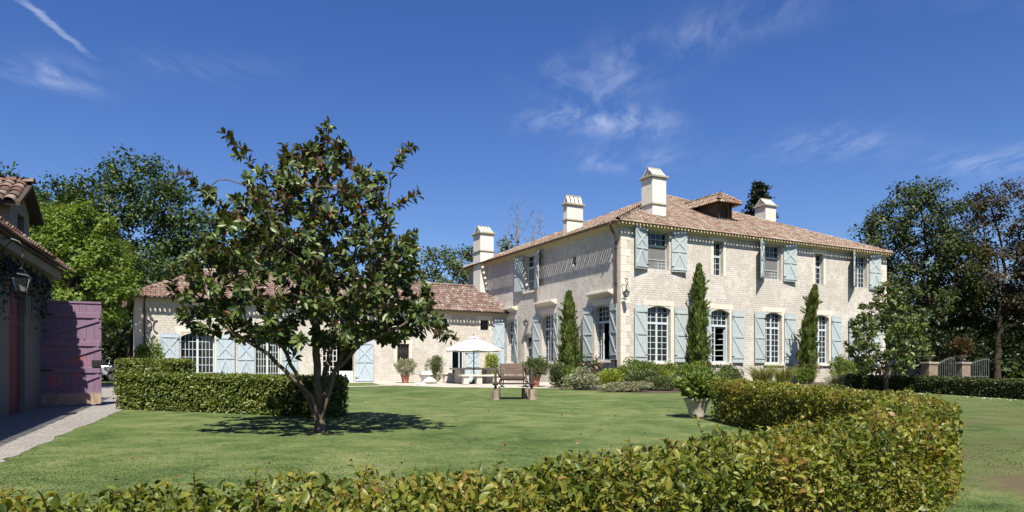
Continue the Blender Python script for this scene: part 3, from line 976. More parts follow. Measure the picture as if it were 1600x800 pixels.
def roof(parent, slopes, ridges, mt, name='roof', col=0.20, row=0.33, bed_thick=0.05, seed=1, bed_lift=0.0):
    """slopes: polygons, eave edge first"""
    bed = MB()
    for poly in slopes:
        P = [Vector(p) for p in poly]
        n = (P[1] - P[0]).cross(P[2] - P[0]).normalized()
        if n.z < 0: n = -n
        k = len(P)
        lo = [p - Vector((0, 0, bed_thick)) for p in P]
        bed.add(P + lo, [tuple(range(k)), tuple(range(2 * k - 1, k - 1, -1))] + [(i, (i + 1) % k, k + (i + 1) % k, k + i) for i in range(k)])
    ro = bed.build(name, M['tile_bed'], parent)
    ti = MB()
    for i, poly in enumerate(slopes):
        tile_rows(ti, poly, col, row, seed=seed + i)
    o = ti.build('roof_tiles', mt, ro)
    o['kind'] = 'stuff'
    rb = MB()
    for i, (p, q) in enumerate(ridges):
        ridge_row(rb, p, q, seed=seed + 50 + i)
    if rb.v:
        o = rb.build('ridge_tiles', mt, ro)
        o['kind'] = 'stuff'
    return ro


def chimney(parent, x0, x1, y0, y1, zb, zt, band, nslat=4, stain=False):
    c = MB().box(x0, x1, y0, y1, zb, zt).build('chimney', M['chimney'], parent, bevel=0.02)
    MB().box(x0 - 0.05, x1 + 0.05, y0 - 0.05, y1 + 0.05, band, band + 0.09).build('chimney_band', M['chimney_band'], c, bevel=0.015)
    MB().box(x0 - 0.09, x1 + 0.09, y0 - 0.09, y1 + 0.09, zt + 0.002, zt + 0.12).build('chimney_cap', M['chimney_band'], c, bevel=0.02)
    # tent of leaning tiles over the flue
    h = 0.40
    z = zt + 0.12
    my = (y0 + y1) / 2
    for i in range(nslat):
        a = x0 + (x1 - x0) * (i + 0.12) / nslat; b = x0 + (x1 - x0) * (i + 0.80) / nslat
        for sgn, ya in ((1, y0 - 0.02), (-1, y1 + 0.02)):
            yb = my - sgn * 0.05
            n = Vector((0, h, -(yb - ya))).normalized() * 0.045 * sgn
            vs = [(a, ya, z), (b, ya, z), (b, yb, z + h), (a, yb, z + h)]
            vs2 = [(p[0], p[1] + n.y, p[2] + n.z) for p in vs]
            MB().add(vs + vs2, [(0, 1, 2, 3), (7, 6, 5, 4), (0, 4, 5, 1), (1, 5, 6, 2), (2, 6, 7, 3), (3, 7, 4, 0)]).build('cap_tile', M['chimney'], c)
    MB().box(x0 + 0.02, x1 - 0.02, my - 0.07, my + 0.07, z + h - 0.03, z + h + 0.05).build('cap_ridge', M['chimney_band'], c, bevel=0.02)
    return c


def quoins(parent, cx, cy, sx, sy, z0, z1, seed, mat):
    rr = random.Random(seed)
    z = z0
    i = 0
    while z < z1 - 0.2:
        h = rr.uniform(0.28, 0.40)
        a, b = (0.52, 0.30) if i % 2 else (0.30, 0.52)
        a *= rr.uniform(0.85, 1.1); b *= rr.uniform(0.85, 1.1)
        pr = 0.006 + rr.uniform(0, 0.004)
        MB().box(min(cx - sx * pr, cx + sx * a), max(cx - sx * pr, cx + sx * a), min(cy - sy * pr, cy + sy * b), max(cy - sy * pr, cy + sy * b), z + 0.006, min(z + h, z1)).build('quoin', mat, parent, bevel=0.008)
        z += h
        i += 1


# ------------------------------------------------------------------ the manor house
manor = thing('manor_house', 'large pale stone two-storey house with tiled hip roof and blue shutters', 'house', (HC.x, HC.y, 1.1), HA)
W_, D_, H_ = 18.5, 16.4, 7.32
front = Face(manor)
left = Face(manor, (0, 0, 0), -math.pi / 2)
#        x0     x1     z0    z1   rise
GW = [(1.50, 2.86, 1.12, 3.72, 0.16), (5.36, 6.55, 1.12, 3.72, 0.16), (8.98, 10.17, 1.12, 3.72, 0.16), (12.55, 13.72, 1.12, 3.72, 0.16), (16.0, 17.0, 1.12, 3.68, 0.16)]
UW = [(1.52, 2.76, 5.38, 7.14, 0), (8.90, 10.12, 5.38, 7.14, 0), (15.76, 16.84, 5.34, 7.12, 0)]
SW = [(5.52, 6.14, 5.34, 7.0, 0), (12.64, 13.28, 5.34, 6.96, 0)]
LG = [(-2.07, -0.84, 1.20, 3.78, 0.16), (-7.0, -5.8, 1.22, 3.72, 0.16), (-11.0, -10.06, 1.26, 3.70, 0.16)]
LD = (-8.95, -8.08, -0.1, 2.82, 0.10)
LU = (-8.86, -7.74, 5.14, 7.12, 0)
LS = (-3.98, -3.70, 5.92, 6.38, 0)
w = MB()
facade(w, 0, W_, -1.2, H_, GW + UW + SW)
fr = w
wl = MB(); facade(wl, -D_, 0, -1.2, H_, LG + [LD, LU, LS])
c, n = 0, -1
fr.add([(y, -x, z) for x, y, z in wl.v], wl.f)          # turned to the left side of the house
fr.add([(W_, 0, -1.2), (W_, D_, -1.2), (W_, D_, H_), (W_, 0, H_), (0, D_, -1.2), (0, D_, H_)], [(0, 1, 2, 3), (1, 4, 5, 2)])
fr.build('wall', M['stone'], manor)
quoins(manor, 0, 0, 1, 1, -0.6, 7.0, 5, M['ashlar'])
quoins(manor, W_, 0, -1, 1, -0.6, 7.0, 6, M['ashlar'])
# cornice under the eaves, on the four sides
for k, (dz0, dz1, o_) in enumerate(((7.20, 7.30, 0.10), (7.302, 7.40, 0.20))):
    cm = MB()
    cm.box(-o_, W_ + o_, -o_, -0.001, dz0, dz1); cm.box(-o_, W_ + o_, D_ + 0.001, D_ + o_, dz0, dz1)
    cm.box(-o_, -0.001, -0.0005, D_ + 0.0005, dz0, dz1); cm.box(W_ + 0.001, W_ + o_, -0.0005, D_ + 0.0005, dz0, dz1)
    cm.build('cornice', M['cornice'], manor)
o_, ol = 0.14, 0.26
ZE, ZA = 7.44, 11.40
E0, E1, E2, E3 = (-ol, -o_, ZE), (W_ + ol, -o_, ZE), (W_ + ol, D_ + o_, ZE), (-ol, D_ + o_, ZE)
AP, AQ = (9.10, 8.2, ZA), (9.40, 8.2, ZA)
KF = (ZA - ZE) / (8.2 + o_)
roof(manor, [[E0, E1, AQ, AP], [E3, E0, AP], [E1, E2, AQ], [E2, E3, AP, AQ]], [(E0, AP), (E1, AQ), (E2, AQ), (E3, AP), (AP, AQ)], M['tile'], seed=11)
# eave gutter, hung a hand's breadth clear of the tiles
for pa, pb in ((E0, E1), (E3, E0), (E1, E2)):
    gm = MB()
    pa, pb = Vector(pa), Vector(pb)
    d = (pb - pa).normalized(); out = Vector((d.y, -d.x, 0))
    vs = []
    for p_, sgn in ((pa, -1), (pb, 1)):
        for q in range(7):
            ang = math.pi + math.pi * q / 6
            vs.append(p_ + out * (0.21 + 0.05 * math.cos(ang)) + d * (sgn * 0.16) + Vector((0, 0, -0.05 + 0.05 * math.sin(ang))))
    gm.add(vs, [(q, q + 1, q + 8, q + 7) for q in range(6)])
    gm.build('gutter', M['gutter'], manor, smooth=True)
# downpipe at the corner
dp = MB().tube([(-0.51, 0.10, 7.36), (-0.48, 0.14, 7.24), (-0.32, 0.22, 7.02), (-0.13, 0.25, 6.84), (-0.09, 0.25, 6.6), (-0.09, 0.25, 3.0), (-0.09, 0.25, -0.4)], 0.052, 10)
dpo = dp.build('downpipe', M['pipe'], manor, smooth=True)
for z in (6.2, 4.6, 3.0, 1.4):
    MB().lathe([(0.066, 0), (0.066, 0.06)], 10, (-0.09, 0.25, z)).build('pipe_clip', M['iron'], dpo)

for i, (a, b, z0, z1, r_) in enumerate(GW):
    window(front, a, b, z0, z1, cols=4, low=6, up=3, open_right=(i == 1))
    sw = 0.74
    shutter(front, a - 0.07, z0 + 0.02, z1 - 0.02, sw, -1, 'Z', (3, 4, 3, 4, 5)[i])
    shutter(front, b + (0.20 if i == 0 else 0.12), z0 + 0.02, z1 - 0.02, sw, 1, 'Z', (3, 4, 5, 3, 4)[i])
for i, (a, b, z0, z1, r_) in enumerate(UW):
    window(front, a, b, z0, z1, cols=4, low=4, up=2, split=0.36, screen=(i < 2), pair=(i == 2), sill=False, surround=False, fm='shutter')
    shutter(front, a - 0.05, z0 - 0.03, z1 + 0.14, 0.84, -1, 'X', (13, 30, 36)[i])
    shutter(front, b + 0.10, z0 - 0.03, z1 + 0.14, 0.86, 1, 'X', (6, 8, 8)[i])
for (a, b, z0, z1, r_) in SW:
    window(front, a, b, z0, z1, cols=2, low=3, up=2, split=0.42, pair=False, sill=False, surround=True, fm='shutter')
for i, (a, b, z0, z1, r_) in enumerate(LG):
    window(left, a, b, z0, z1, cols=4, low=5, up=3, open_right=(i == 0))
    shutter(left, a - 0.06, z0 + 0.02, z1 - 0.02, 0.70, -1, 'Z', 8)
    shutter(left, b + 0.06, z0 + 0.02, z1 - 0.02, 0.66, 1, 'Z', (4, 11, 11)[i])
    hd = MB()
    xa, xb = a - 0.36, b + 0.32
    hd.add([(xa, 0, 4.18), (xb, 0, 4.18), (xb, -0.24, 4.28), (xa, -0.24, 4.28), (xa, 0, 4.47), (xb, 0, 4.47), (xb, -0.33, 4.39), (xa, -0.33, 4.39), (xa, -0.33, 4.30), (xb, -0.33, 4.30)],
           [(0, 1, 2, 3), (3, 2, 9, 8), (8, 9, 6, 7), (7, 6, 5, 4), (0, 3, 8, 7, 4), (1, 5, 6, 9, 2)])
    left.build(hd, 'window_hood', M['ashlar'], (0, -0.001, 0))
a, b, z0, z1, _ = LU
window(left, a, b, z0, z1, cols=2, low=4, up=2, split=0.34, screen=True, pair=False, sill=True, surround=False)
shutter(left, a - 0.05, z0 - 0.03, z1 + 0.02, 0.84, -1, 'X', 10)
shutter(left, b + 0.06, z0 - 0.03, z1 + 0.02, 0.84, 1, 'X', 13)
a, b, z0, z1, _ = LD
dm = MB()
dm.box(0.0, 0.07, 0, 0.08, 0, z1 - z0); dm.box(b - a - 0.07, b - a, 0, 0.08, 0, z1 - z0); dm.box(0.07, b - a - 0.07, 0, 0.08, z1 - z0 - 0.2, z1 - z0); dm.box(0.07, b - a - 0.07, 0, 0.08, 2.1, 2.2)
dj = left.build(dm, 'door_frame', M['frame'], (a, 0.2, z0))
MB().box(0.07, b - a - 0.07, 0.045, 0.05, 0, z1 - z0 - 0.2).build('door_glass', M['glass'], dj)
left.build(MB().box(LS[0] + 0.002, LS[1] - 0.002, 0.15, 0.16, LS[2], LS[3]), 'slot_window', M['glass'])
# wall iron anchors and a cable stub on the front
for ax in (4.62,):
    an = MB()
    for sgn in (-1, 1):
        an.tube([(ax + sgn * 0.16, -0.02, 4.9), (ax + sgn * 0.05, -0.03, 4.86), (ax + sgn * 0.03, -0.03, 4.62), (ax + sgn * 0.05, -0.03, 4.38), (ax + sgn * 0.16, -0.02, 4.34)], 0.012, 6)
    an.build('wall_anchor', M['iron'], manor)

# chimneys
chimney(manor, 3.25, 4.10, 1.80, 2.70, 7.6, 10.28, 8.92)
chimney(manor, 1.30, 2.32, 6.55, 6.95, 7.6, 9.66, 8.84)
chimney(manor, 15.45, 16.35, 6.0, 6.9, 7.7, 11.02, 9.72, 5)
chimney(manor, -0.42, 0.48, 13.70, 14.75, 3.0, 9.18, 8.10, 4)

# dormer
dz = ZE + KF * (3.0 + o_)
dr = MB()
dr.add([(8.62, 3.0, dz - 0.1), (8.62, 3.0, 9.92), (8.62, 5.4, 9.92), (9.58, 3.0, dz - 0.1), (9.58, 3.0, 9.92), (9.58, 5.4, 9.92), (8.62, 5.4, dz - 0.1), (9.58, 5.4, dz - 0.1)],
       [(0, 1, 2, 6), (3, 7, 5, 4)])
hole = MB(); facade(hole, 8.62, 9.58, dz - 0.1, 9.92, [(8.82, 9.40, dz + 0.12, 9.80, 0.18)], 0.12)
dr.add([(x, y + 3.0, z) for x, y, z in hole.v], hole.f)
dor = dr.build('dormer', M['grey_wood'], manor)
MB().box(8.82, 9.40, 3.13, 3.15, dz + 0.12, 9.80).build('dormer_shutter', M['dark_wood'], dor)
for xx in (8.60, 9.50):
    MB().box(xx, xx + 0.10, 2.93, 2.998, dz + 0.02, 9.9).build('dormer_post', M['dark_wood'], dor)
MB().box(8.55, 9.65, 2.90, 2.998, dz + 0.0, dz + 0.10).build('dormer_sill', M['grey_wood'], dor)
e0, e1 = (8.30, 2.56, 9.86), (9.90, 2.56, 9.86)
rp = (9.10, 3.26, 10.42)
yb, yr = (9.86 - ZE) / KF - o_, (10.42 - ZE) / KF - o_
rq = (9.10, yr + 0.1, 10.42); b0, b1 = (8.30, yb + 0.1, 9.86), (9.90, yb + 0.1, 9.86)
roof(manor, [[e0, e1, rp], [b0, e0, rp, rq], [e1, b1, rq, rp]], [(rp, rq), (e0, rp), (e1, rp)], M['tile'], 'dormer_roof', 0.17, 0.26, 0.07, 31)

# ------------------------------------------------------------------ the low wing
wing = thing('service_wing', 'long low pale stone wing with sky blue shutters, left of the big house', 'house', (HC.x, HC.y, 1.1), HA)
WY = 11.2
wf = Face(wing, (0, WY, 0))
XL = -19.2
WH = [(-17.30, -15.80, 0.2, 2.56, 0.22), (-13.92, -12.75, 0.2, 2.44, 0.20), (-10.60, -8.98, 0.1, 2.56, 0.14), (-6.60, -5.92, 1.23, 2.22, 0), (-4.18, -3.66, 3.14, 3.68, 0),
      (-1.62, -1.10, 3.12, 3.68, 0), (-3.40, -2.66, 0.1, 1.98, 0), (-16.74, -16.2, 3.26, 3.82, 0), (-9.72, -9.22, 3.16, 3.70, 0)]
ZW = 4.14
w = MB()
facade(w, XL, 0, -1.2, ZW, WH, 0.25)
w.v = [(x, y + WY, z) for x, y, z in w.v]
YB = WY + 6.8
w.add([(XL, WY, -1.2), (XL, WY, ZW), (XL, YB, ZW), (XL, YB, -1.2), (0, YB, -1.2), (0, YB, ZW)], [(0, 1, 2, 3), (3, 2, 5, 4)])
w.build('wall', M['stone_wing'], wing)
quoins(wing, XL, WY, 1, 1, -0.6, 4.0, 8, M['ashlar'])
oo = 0.32
ze, zr = 4.20, 6.02
ym = WY + 3.4
a0, a1, a2, a3 = (XL - oo, WY - oo, ze), (-0.004, WY - oo, ze), (-0.004, YB + oo, ze), (XL - oo, YB + oo, ze)
r0, r1 = (XL - oo + 3.72, ym, zr), (-0.004, ym, zr)
roof(wing, [[a0, a1, r1, r0], [a3, a0, r0], [a2, a3, r0, r1]], [(r0, r1), (a0, r0), (a3, r0), (a1, r1)], M['tile_wing'], seed=41)
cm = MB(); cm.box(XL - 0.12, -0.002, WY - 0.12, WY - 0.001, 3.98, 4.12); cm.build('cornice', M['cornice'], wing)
gm = MB(); gm.tube([(XL - 0.4, WY - oo - 0.12, 4.12), (-0.02, WY - oo - 0.12, 4.12)], 0.045, 8); gm.build('gutter', M['gutter'], wing, smooth=True)
MB().tube([(-18.83, WY - 0.40, 4.08), (-18.83, WY - 0.2, 3.9), (-18.83, WY - 0.07, 3.75), (-18.83, WY - 0.07, -0.3)], 0.045, 8).build('downpipe', M['pipe'], wing, smooth=True)
window(wf, *WH[0][:4], depth=0.2, cols=8, low=6, up=0, bw=0.011, fm='frame', sill=False, smat='ashlar')
window(wf, *WH[1][:4], depth=0.2, cols=8, low=6, up=0, bw=0.011, fm='frame', sill=False)
for xh, sd_ in ((-17.36, -1), (-15.74, 1), (-13.98, -1), (-12.69, 1)):
    shutter(wf, xh, 0.22, 2.50 if xh < -15 else 2.40, 0.84 if xh < -15 else 0.80, sd_, 'X', 4, 'shutter_wing')
# glazed lattice beside the dark doorway, and the plank door leaf folded open
la = MB()
for i in range(5): la.box(-10.60 + 0.18 * i, -10.60 + 0.18 * i + 0.03, 0.12, 0.15, 0.1, 2.45)
for j in range(9): la.box(-10.60, -9.85, 0.153, 0.18, 0.12 + 0.28 * j, 0.15 + 0.28 * j)
wf.build(la, 'door_lattice', M['grille'])
shutter(wf, -8.90, 0.12, 2.36, 0.94, 1, 'X', 4, 'shutter_wing')
wf.build(MB().box(-9.72, -9.0, 0.12, 0.15, 0.1, 0.75), 'half_gate', M['grille'])
window(wf, *WH[3][:4], depth=0.12, cols=4, low=4, up=0, fm='iron', sill=False, pair=False)
for h_ in (WH[4], WH[5]):
    window(wf, *h_[:4], depth=0.12, cols=3, low=3, up=0, fm='iron', sill=False, pair=False)
for h_ in (WH[7], WH[8]):
    window(wf, *h_[:4], depth=0.10, cols=2, low=2, up=0, fm='frame', sill=False, pair=True)
MB().box(-16.73, -16.21, WY + 0.085, WY + 0.098, 3.54, 3.81).build('window_blind', M['shutter_wing'], wing)
# doorway onto the terrace with its blue leaf, and the tall shutter by the big house
dj = wf.build(MB().box(-3.40, -3.33, 0.08, 0.16, 0.1, 1.98).box(-2.73, -2.66, 0.08, 0.16, 0.1, 1.98).box(-3.33, -2.73, 0.08, 0.16, 1.90, 1.98).box(-2.95, -2.90, 0.06, 0.12, 0.1, 1.90), 'door_frame', M['frame'])
wf.build(MB().box(-2.90, -2.73, 0.10, 0.105, 0.1, 1.90), 'glass', M['glass'], (0, 0, 0), dj)
shutter(wf, -2.58, 0.12, 1.98, 0.86, 1, 'X', 4, 'shutter_wing')
shutter(wf, -0.84, 0.60, 3.74, 0.72, 1, 'X', 3, 'shutter_wing')
an = MB()
for sgn in (-1, 1):
    an.tube([(-18.5 + sgn * (0.235 - 0.205 * math.cos(R(q_))), -0.03, 2.79 + 0.29 * math.sin(R(q_))) for q_ in range(-85, 86, 17)], 0.022, 6)
wf.build(an, 'wall_anchor', M['iron'])

# ------------------------------------------------------------------ gate lodge at the left edge
LW = R(111.6)
LZ = gz(21.1)
lodge = thing('gate_lodge', 'shaded rendered lodge with old canal tiles at the far left edge', 'building', (-13.5, 21.1, LZ), LW)
lf = Face(lodge)
w = MB()
TX0, TX1 = -3.25, -1.30
EZ = 4.18
facade(w, -14, 1.4, -0.6, EZ, [(-3.45, -1.9, -0.2, 3.15, 0.0)], 0.25)
w.add([(1.4, 0, -0.6), (1.4, 6, -0.6), (1.4, 6, EZ + 2.4), (1.4, 3, EZ + 1.2), (1.4, 0, EZ)], [(0, 1, 2, 3, 4)])
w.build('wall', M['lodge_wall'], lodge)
mb = MB()
for i in range(6):
    mb.box(-3.45 + 0.258 * i + 0.003, -3.45 + 0.258 * (i + 1) - 0.003, 0.13, 0.17, -0.2, 3.15)
mb.build('door', M['lodge_dark_door'], lodge)
MB().box(-3.45, -1.9, 0.10, 0.128, 2.2, 2.32).build('door_rail', M['lodge_dark_door'], lodge)
# main lodge roof: bed, tiles, eave boards
e0, e1 = Vector((-14, -0.36, EZ + 0.04)), Vector((1.7, -0.36, EZ + 0.04))
u0, u1 = Vector((1.7, 3.2, EZ + 1.75)), Vector((-14, 3.2, EZ + 1.75))
bed = MB(); bed.add([e0, e1, u0, u1] + [p - Vector((0, 0, 0.06)) for p in (e0, e1, u0, u1)], [(0, 1, 2, 3), (7, 6, 5, 4), (0, 4, 5, 1), (1, 5, 6, 2), (2, 6, 7, 3), (3, 7, 4, 0)])
lr = bed.build('roof', M['tile_bed'], lodge)
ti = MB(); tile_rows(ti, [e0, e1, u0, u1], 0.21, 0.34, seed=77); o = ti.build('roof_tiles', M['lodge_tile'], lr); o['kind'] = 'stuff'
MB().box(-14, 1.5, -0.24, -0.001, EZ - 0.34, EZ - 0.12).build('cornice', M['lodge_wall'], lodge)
MB().box(-14, 1.6, -0.35, -0.02, EZ - 0.115, EZ - 0.075).build('eave_board', M['wood_beam'], lodge)
# the little gabled turret that stands up through the roof
tw = MB()
TZ = 5.22
facade(tw, TX0, TX1, EZ - 0.3, TZ, [(-2.55, -1.85, 4.46, 5.06, 0)], 0.2)
tw.v = [(x, y + 0.02, z) for x, y, z in tw.v]
tw.add([(TX0, 0.02, EZ - 0.3), (TX0, 0.02, TZ), (TX0, 3.4, TZ), (TX0, 3.4, EZ - 0.3)], [(0, 3, 2, 1)])
tw.add([(TX1, 0.02, EZ - 0.3), (TX1, 0.02, TZ), (TX1, 3.4, TZ), (TX1, 3.4, EZ - 0.3)], [(0, 1, 2, 3)])
xm = (TX0 + TX1) / 2
RZ = 5.86
tw.add([(TX0, 0.02, TZ), (TX1, 0.02, TZ), (xm, 0.02, RZ - 0.08)], [(0, 1, 2)])
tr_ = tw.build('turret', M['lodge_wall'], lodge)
MB().box(-2.55, -1.85, 0.17, 0.19, 4.46, 5.06).build('turret_window', M['glass'], tr_)
MB().add([(TX0 - 0.004, 0.7, 4.70), (TX0 - 0.004, 1.5, 4.70), (TX0 - 0.004, 1.5, 5.08), (TX0 - 0.004, 0.7, 5.08)], [(0, 1, 2, 3)]).build('turret_vent', M['iron'], tr_)
for sgn in (-1, 1):
    ex = xm + sgn * 1.30
    pa, pb = Vector((ex, -0.26, TZ - 0.09)), Vector((ex, 3.5, TZ - 0.09))
    qa, qb = Vector((xm, -0.26, RZ)), Vector((xm, 3.5, RZ))
    poly = [pb, pa, qa, qb] if sgn < 0 else [pa, pb, qb, qa]
    bd = MB(); bd.add(poly + [p - Vector((0, 0, 0.09)) for p in poly], [(0, 1, 2, 3), (7, 6, 5, 4), (0, 4, 5, 1), (1, 5, 6, 2), (2, 6, 7, 3), (3, 7, 4, 0)])
    ts = bd.build('turret_roof', M['wood_beam'], lodge)
    # tiles here are large in view: one object each
    P0, e = poly[0], (poly[1] - poly[0]).normalized()
    s = (poly[3] - poly[0]).normalized(); L = (poly[3] - poly[0]).length
    n = e.cross(s).normalized()
    if n.z < 0: n = -n
    tmesh = []
    for k in range(3):
        rr = random.Random(k)
        tb = MB(); vs = []
        for rad_off in (0.0, -0.016):
            for yy, r, up in ((-0.05, 0.128, 0.03), (0.40, 0.105, 0.0)):
                for q in range(9):
                    ang = math.pi * q / 8
                    vs.append(((r + rad_off) * math.cos(ang), yy, (r + rad_off) * math.sin(ang) * 0.75 + up + rr.uniform(-0.003, 0.003)))
        fs = [(q, q + 1, q + 10, q + 9) for q in range(8)] + [(18 + q, 27 + q, 28 + q, 19 + q) for q in range(8)] + [(q, 18 + q, 19 + q, q + 1) for q in range(8)]
        tb.add(vs, fs); me = tb.mesh('tile', True); me.materials.append(M['lodge_tile']); tmesh.append(me)
    ncol = 14
    rot = Matrix((e, s, n)).transposed().to_4x4()
    rr = random.Random(5 + sgn)
    for i in range(ncol):
        for j in range(5):
            yy = j * 0.315
            if yy > L - 0.15: continue
            o = place('tile', tmesh[(i + j) % 3], ts)
            o.matrix_local = Matrix.Translation(P0 + e * (0.13 + i * 0.262 + rr.uniform(-0.012, 0.012)) + s * (yy + rr.uniform(-0.025, 0.02)) - n * 0.005) @ rot @ Matrix.Rotation(rr.uniform(-0.03, 0.03), 4, 'Z')
rt = MB(); ridge_row(rt, (xm, -0.3, RZ + 0.02), (xm, 3.5, RZ + 0.02), 0.15, seed=9); o = rt.build('ridge_tiles', M['lodge_tile'], lodge); o['kind'] = 'stuff'
# ivy hanging under the eave
iv_n = 1500
ix = RNG.uniform(-6, 0.6, iv_n); blob = 0.5 + 0.5 * np.sin(ix * 2.3 + 1.0) * np.sin(ix * 0.9)
iz = 3.65 - RNG.exponential(0.16 + 0.30 * blob, iv_n)
P = np.stack([ix, -0.06 - RNG.uniform(0, 0.20, iv_n) * (0.4 + blob), np.maximum(iz, 2.2)], 1)
D = rand_dirs(iv_n) + np.array([0, -0.4, -0.8]); N = rand_dirs(iv_n) * 0.5 + np.array([0, -1, 0.4])
ivy = thing('climbing_ivy', 'dark ivy hanging under the eave of the shaded lodge', 'ivy', (-13.5, 21.1, LZ), LW)
leaf_obj('ivy_leaves', P, D, N, RNG.uniform(0.07, 0.13, iv_n), LEAF_STAR, M['ivy'], ivy)
iv = MB()
for k in range(9):
    x_ = -5.6 + k * 0.7
    iv.tube([(x_, -0.03, 3.9), (x_ + 0.1, -0.08, 3.4), (x_ - 0.05, -0.06, 2.9), (x_ + 0.08, -0.05, 2.4)], [0.02, 0.016, 0.012, 0.006], 5)
iv.build('stem', M['bark'], ivy)
# ------------------------------------------------------------------ vegetation kit
def grow(attr, nodes, parents, step, infl, kill, iters=120, jitter=0.15, gravity=0.0):
    """branching that reaches for a cloud of points; returns node positions and parents"""
    A = np.asarray(attr, float)
    nd = [np.asarray(p, float) for p in nodes]
    par = list(parents)
    X = np.array(nd)
    dist = np.linalg.norm(A[:, None] - X[None], axis=2)
    near = dist.argmin(1); nd_d = dist.min(1)
    alive = np.ones(len(A), bool)
    seen = set()
    for _ in range(iters):
        act = alive & (nd_d < infl)
        if not act.any(): break
        acc = {}
        for i in np.nonzero(act)[0]:
            k = near[i]
            v = A[i] - nd[k]
            v = v / (np.linalg.norm(v) + 1e-9)
            acc[k] = acc.get(k, 0) + v
        fresh = []
        for k, v in acc.items():
            L = np.linalg.norm(v)
            if L < 1e-6: continue
            d = v / L + RNG.normal(size=3) * jitter + np.array([0, 0, -gravity])
            d /= np.linalg.norm(d)
            q = nd[k] + d * step
            key = (k, round(q[0] / step, 0), round(q[1] / step, 0), round(q[2] / step, 0))
            if key in seen: continue
            seen.add(key)
            nd.append(q); par.append(int(k)); fresh.append(len(nd) - 1)
        if not fresh: break
        F = np.array([nd[i] for i in fresh])
        d2 = np.linalg.norm(A[:, None] - F[None], axis=2)
        j = d2.argmin(1); m = d2.min(1)
        b = m < nd_d
        near[b] = np.array(fresh)[j[b]]; nd_d[b] = m[b]
        alive &= nd_d > kill
        if not alive.any(): break
    return np.array(nd), par


def branch_mesh(mb, X, par, r_tip, power, min_r=0.0, sides=(5, 8), rmax=None, flare=1.0):
    n = len(X)
    kids = [[] for _ in range(n)]
    for i, p in enumerate(par):
        if p >= 0: kids[p].append(i)
    tips = np.zeros(n)
    for i in range(n - 1, -1, -1):
        tips[i] = 1 if not kids[i] else sum(tips[k] for k in kids[i])
    rad = r_tip * tips ** power
    if rmax: rad = np.minimum(rad, rmax)
    starts = [i for i in range(n) if par[i] < 0]
    stack = [(s, None) for s in starts]
    while stack:
        s, before = stack.pop()
        path = [before] if before is not None else []
        cur = s
        while True:
            path.append(cur)
            ks = sorted(kids[cur], key=lambda k: -tips[k])
            for k in ks[1:]:
                stack.append((k, cur))
            if not ks: break
            cur = ks[0]
        if len(path) < 2: continue
        rs = [rad[p] for p in path]
        if before is not None: rs[0] = rs[1]
        if max(rs) < min_r: continue
        if before is None and flare > 1: rs[0] *= flare
        mb.tube([X[p] for p in path], [float(r) for r in rs], sides[1] if max(rs) > 0.06 else sides[0], cap=False)
    return tips


def tree(name, label, loc, height, crown, trunk_h, leaf, n_attr=260, step=0.7, per=70, size=0.26, spread=0.55, shape=LEAF_SMALL, bark='bark', r_tip=0.03, power=0.46, lean=(0, 0), group=None, cat='tree', infl=6.0, thin=3, droop=0.3):
    """crown: list of (dx, dy, z, rx, ry, rz) lobes above the foot of the tree"""
    t = thing(name, label, cat, (loc[0], loc[1], gz(loc[1]) - 0.05), 0, group)
    A = []
    tot = sum(l[3] * l[4] * l[5] for l in crown)
    for dx, dy, z, rx, ry, rz in crown:
        k = max(6, int(n_attr * (rx * ry * rz) / tot))
        d = rand_dirs(k) * (RNG.uniform(0.15, 1, (k, 1)) ** (1 / 2.2))
        A.append(d * np.array([rx, ry, rz]) + np.array([dx, dy, z]))
    A = np.concatenate(A)
    nodes, par = [np.zeros(3)], [-1]
    k = max(3, int(trunk_h / step))
    for i in range(1, k + 1):
        f_ = i / k
        nodes.append(np.array([lean[0] * f_ + RNG.normal() * 0.05 * step, lean[1] * f_ + RNG.normal() * 0.05 * step, trunk_h * f_])); par.append(i - 1)
    X, par = grow(A, nodes, par, step, infl, step * 1.1, 90, 0.18)
    mb = MB()
    tips = branch_mesh(mb, X, par, r_tip, power, flare=1.35)
    mb.build('trunk', M[bark], t, smooth=True)
    hasleaf = np.nonzero((tips <= thin) & (X[:, 2] > trunk_h * 0.7))[0]
    C = X[hasleaf]
    n = len(C) * per
    base = np.repeat(C, per, 0)
    off = rand_dirs(n) * (RNG.uniform(0, 1, (n, 1)) ** 0.6) * spread * np.array([1, 1, 0.72])
    P = base + off
    mid = np.array([0, 0, trunk_h + 0.3 * height])
    outw = unit(P - mid)
    D = unit(off) * 0.7 + rand_dirs(n) * 0.6 + np.array([0, 0, -droop])
    N = outw * 0.5 + rand_dirs(n) * 0.55 + np.array([0, 0, 0.75])
    leaf_obj('crown', P, D, N, RNG.uniform(0.7, 1.25, n) * size, shape, M[leaf], t)
    return t


def resample(pts, step):
    P = [np.array(p, float) for p in pts]
    P = [2 * P[0] - P[1]] + P + [2 * P[-1] - P[-2]]
    out = []
    for i in range(1, len(P) - 2):
        for k in range(24):
            t = k / 24
            a, b, c, d = P[i - 1], P[i], P[i + 1], P[i + 2]
            out.append(0.5 * ((2 * b) + (c - a) * t + (2 * a - 5 * b + 4 * c - d) * t * t + (3 * b - a - 3 * c + d) * t ** 3))
    out.append(P[-2])
    out = np.array(out)
    L = np.concatenate([[0], np.cumsum(np.linalg.norm(np.diff(out, axis=0), axis=1))])
    n = max(2, int(L[-1] / step))
    s = np.linspace(0, L[-1], n + 1)
    return np.stack([np.interp(s, L, out[:, 0]), np.interp(s, L, out[:, 1])], 1), L[-1]


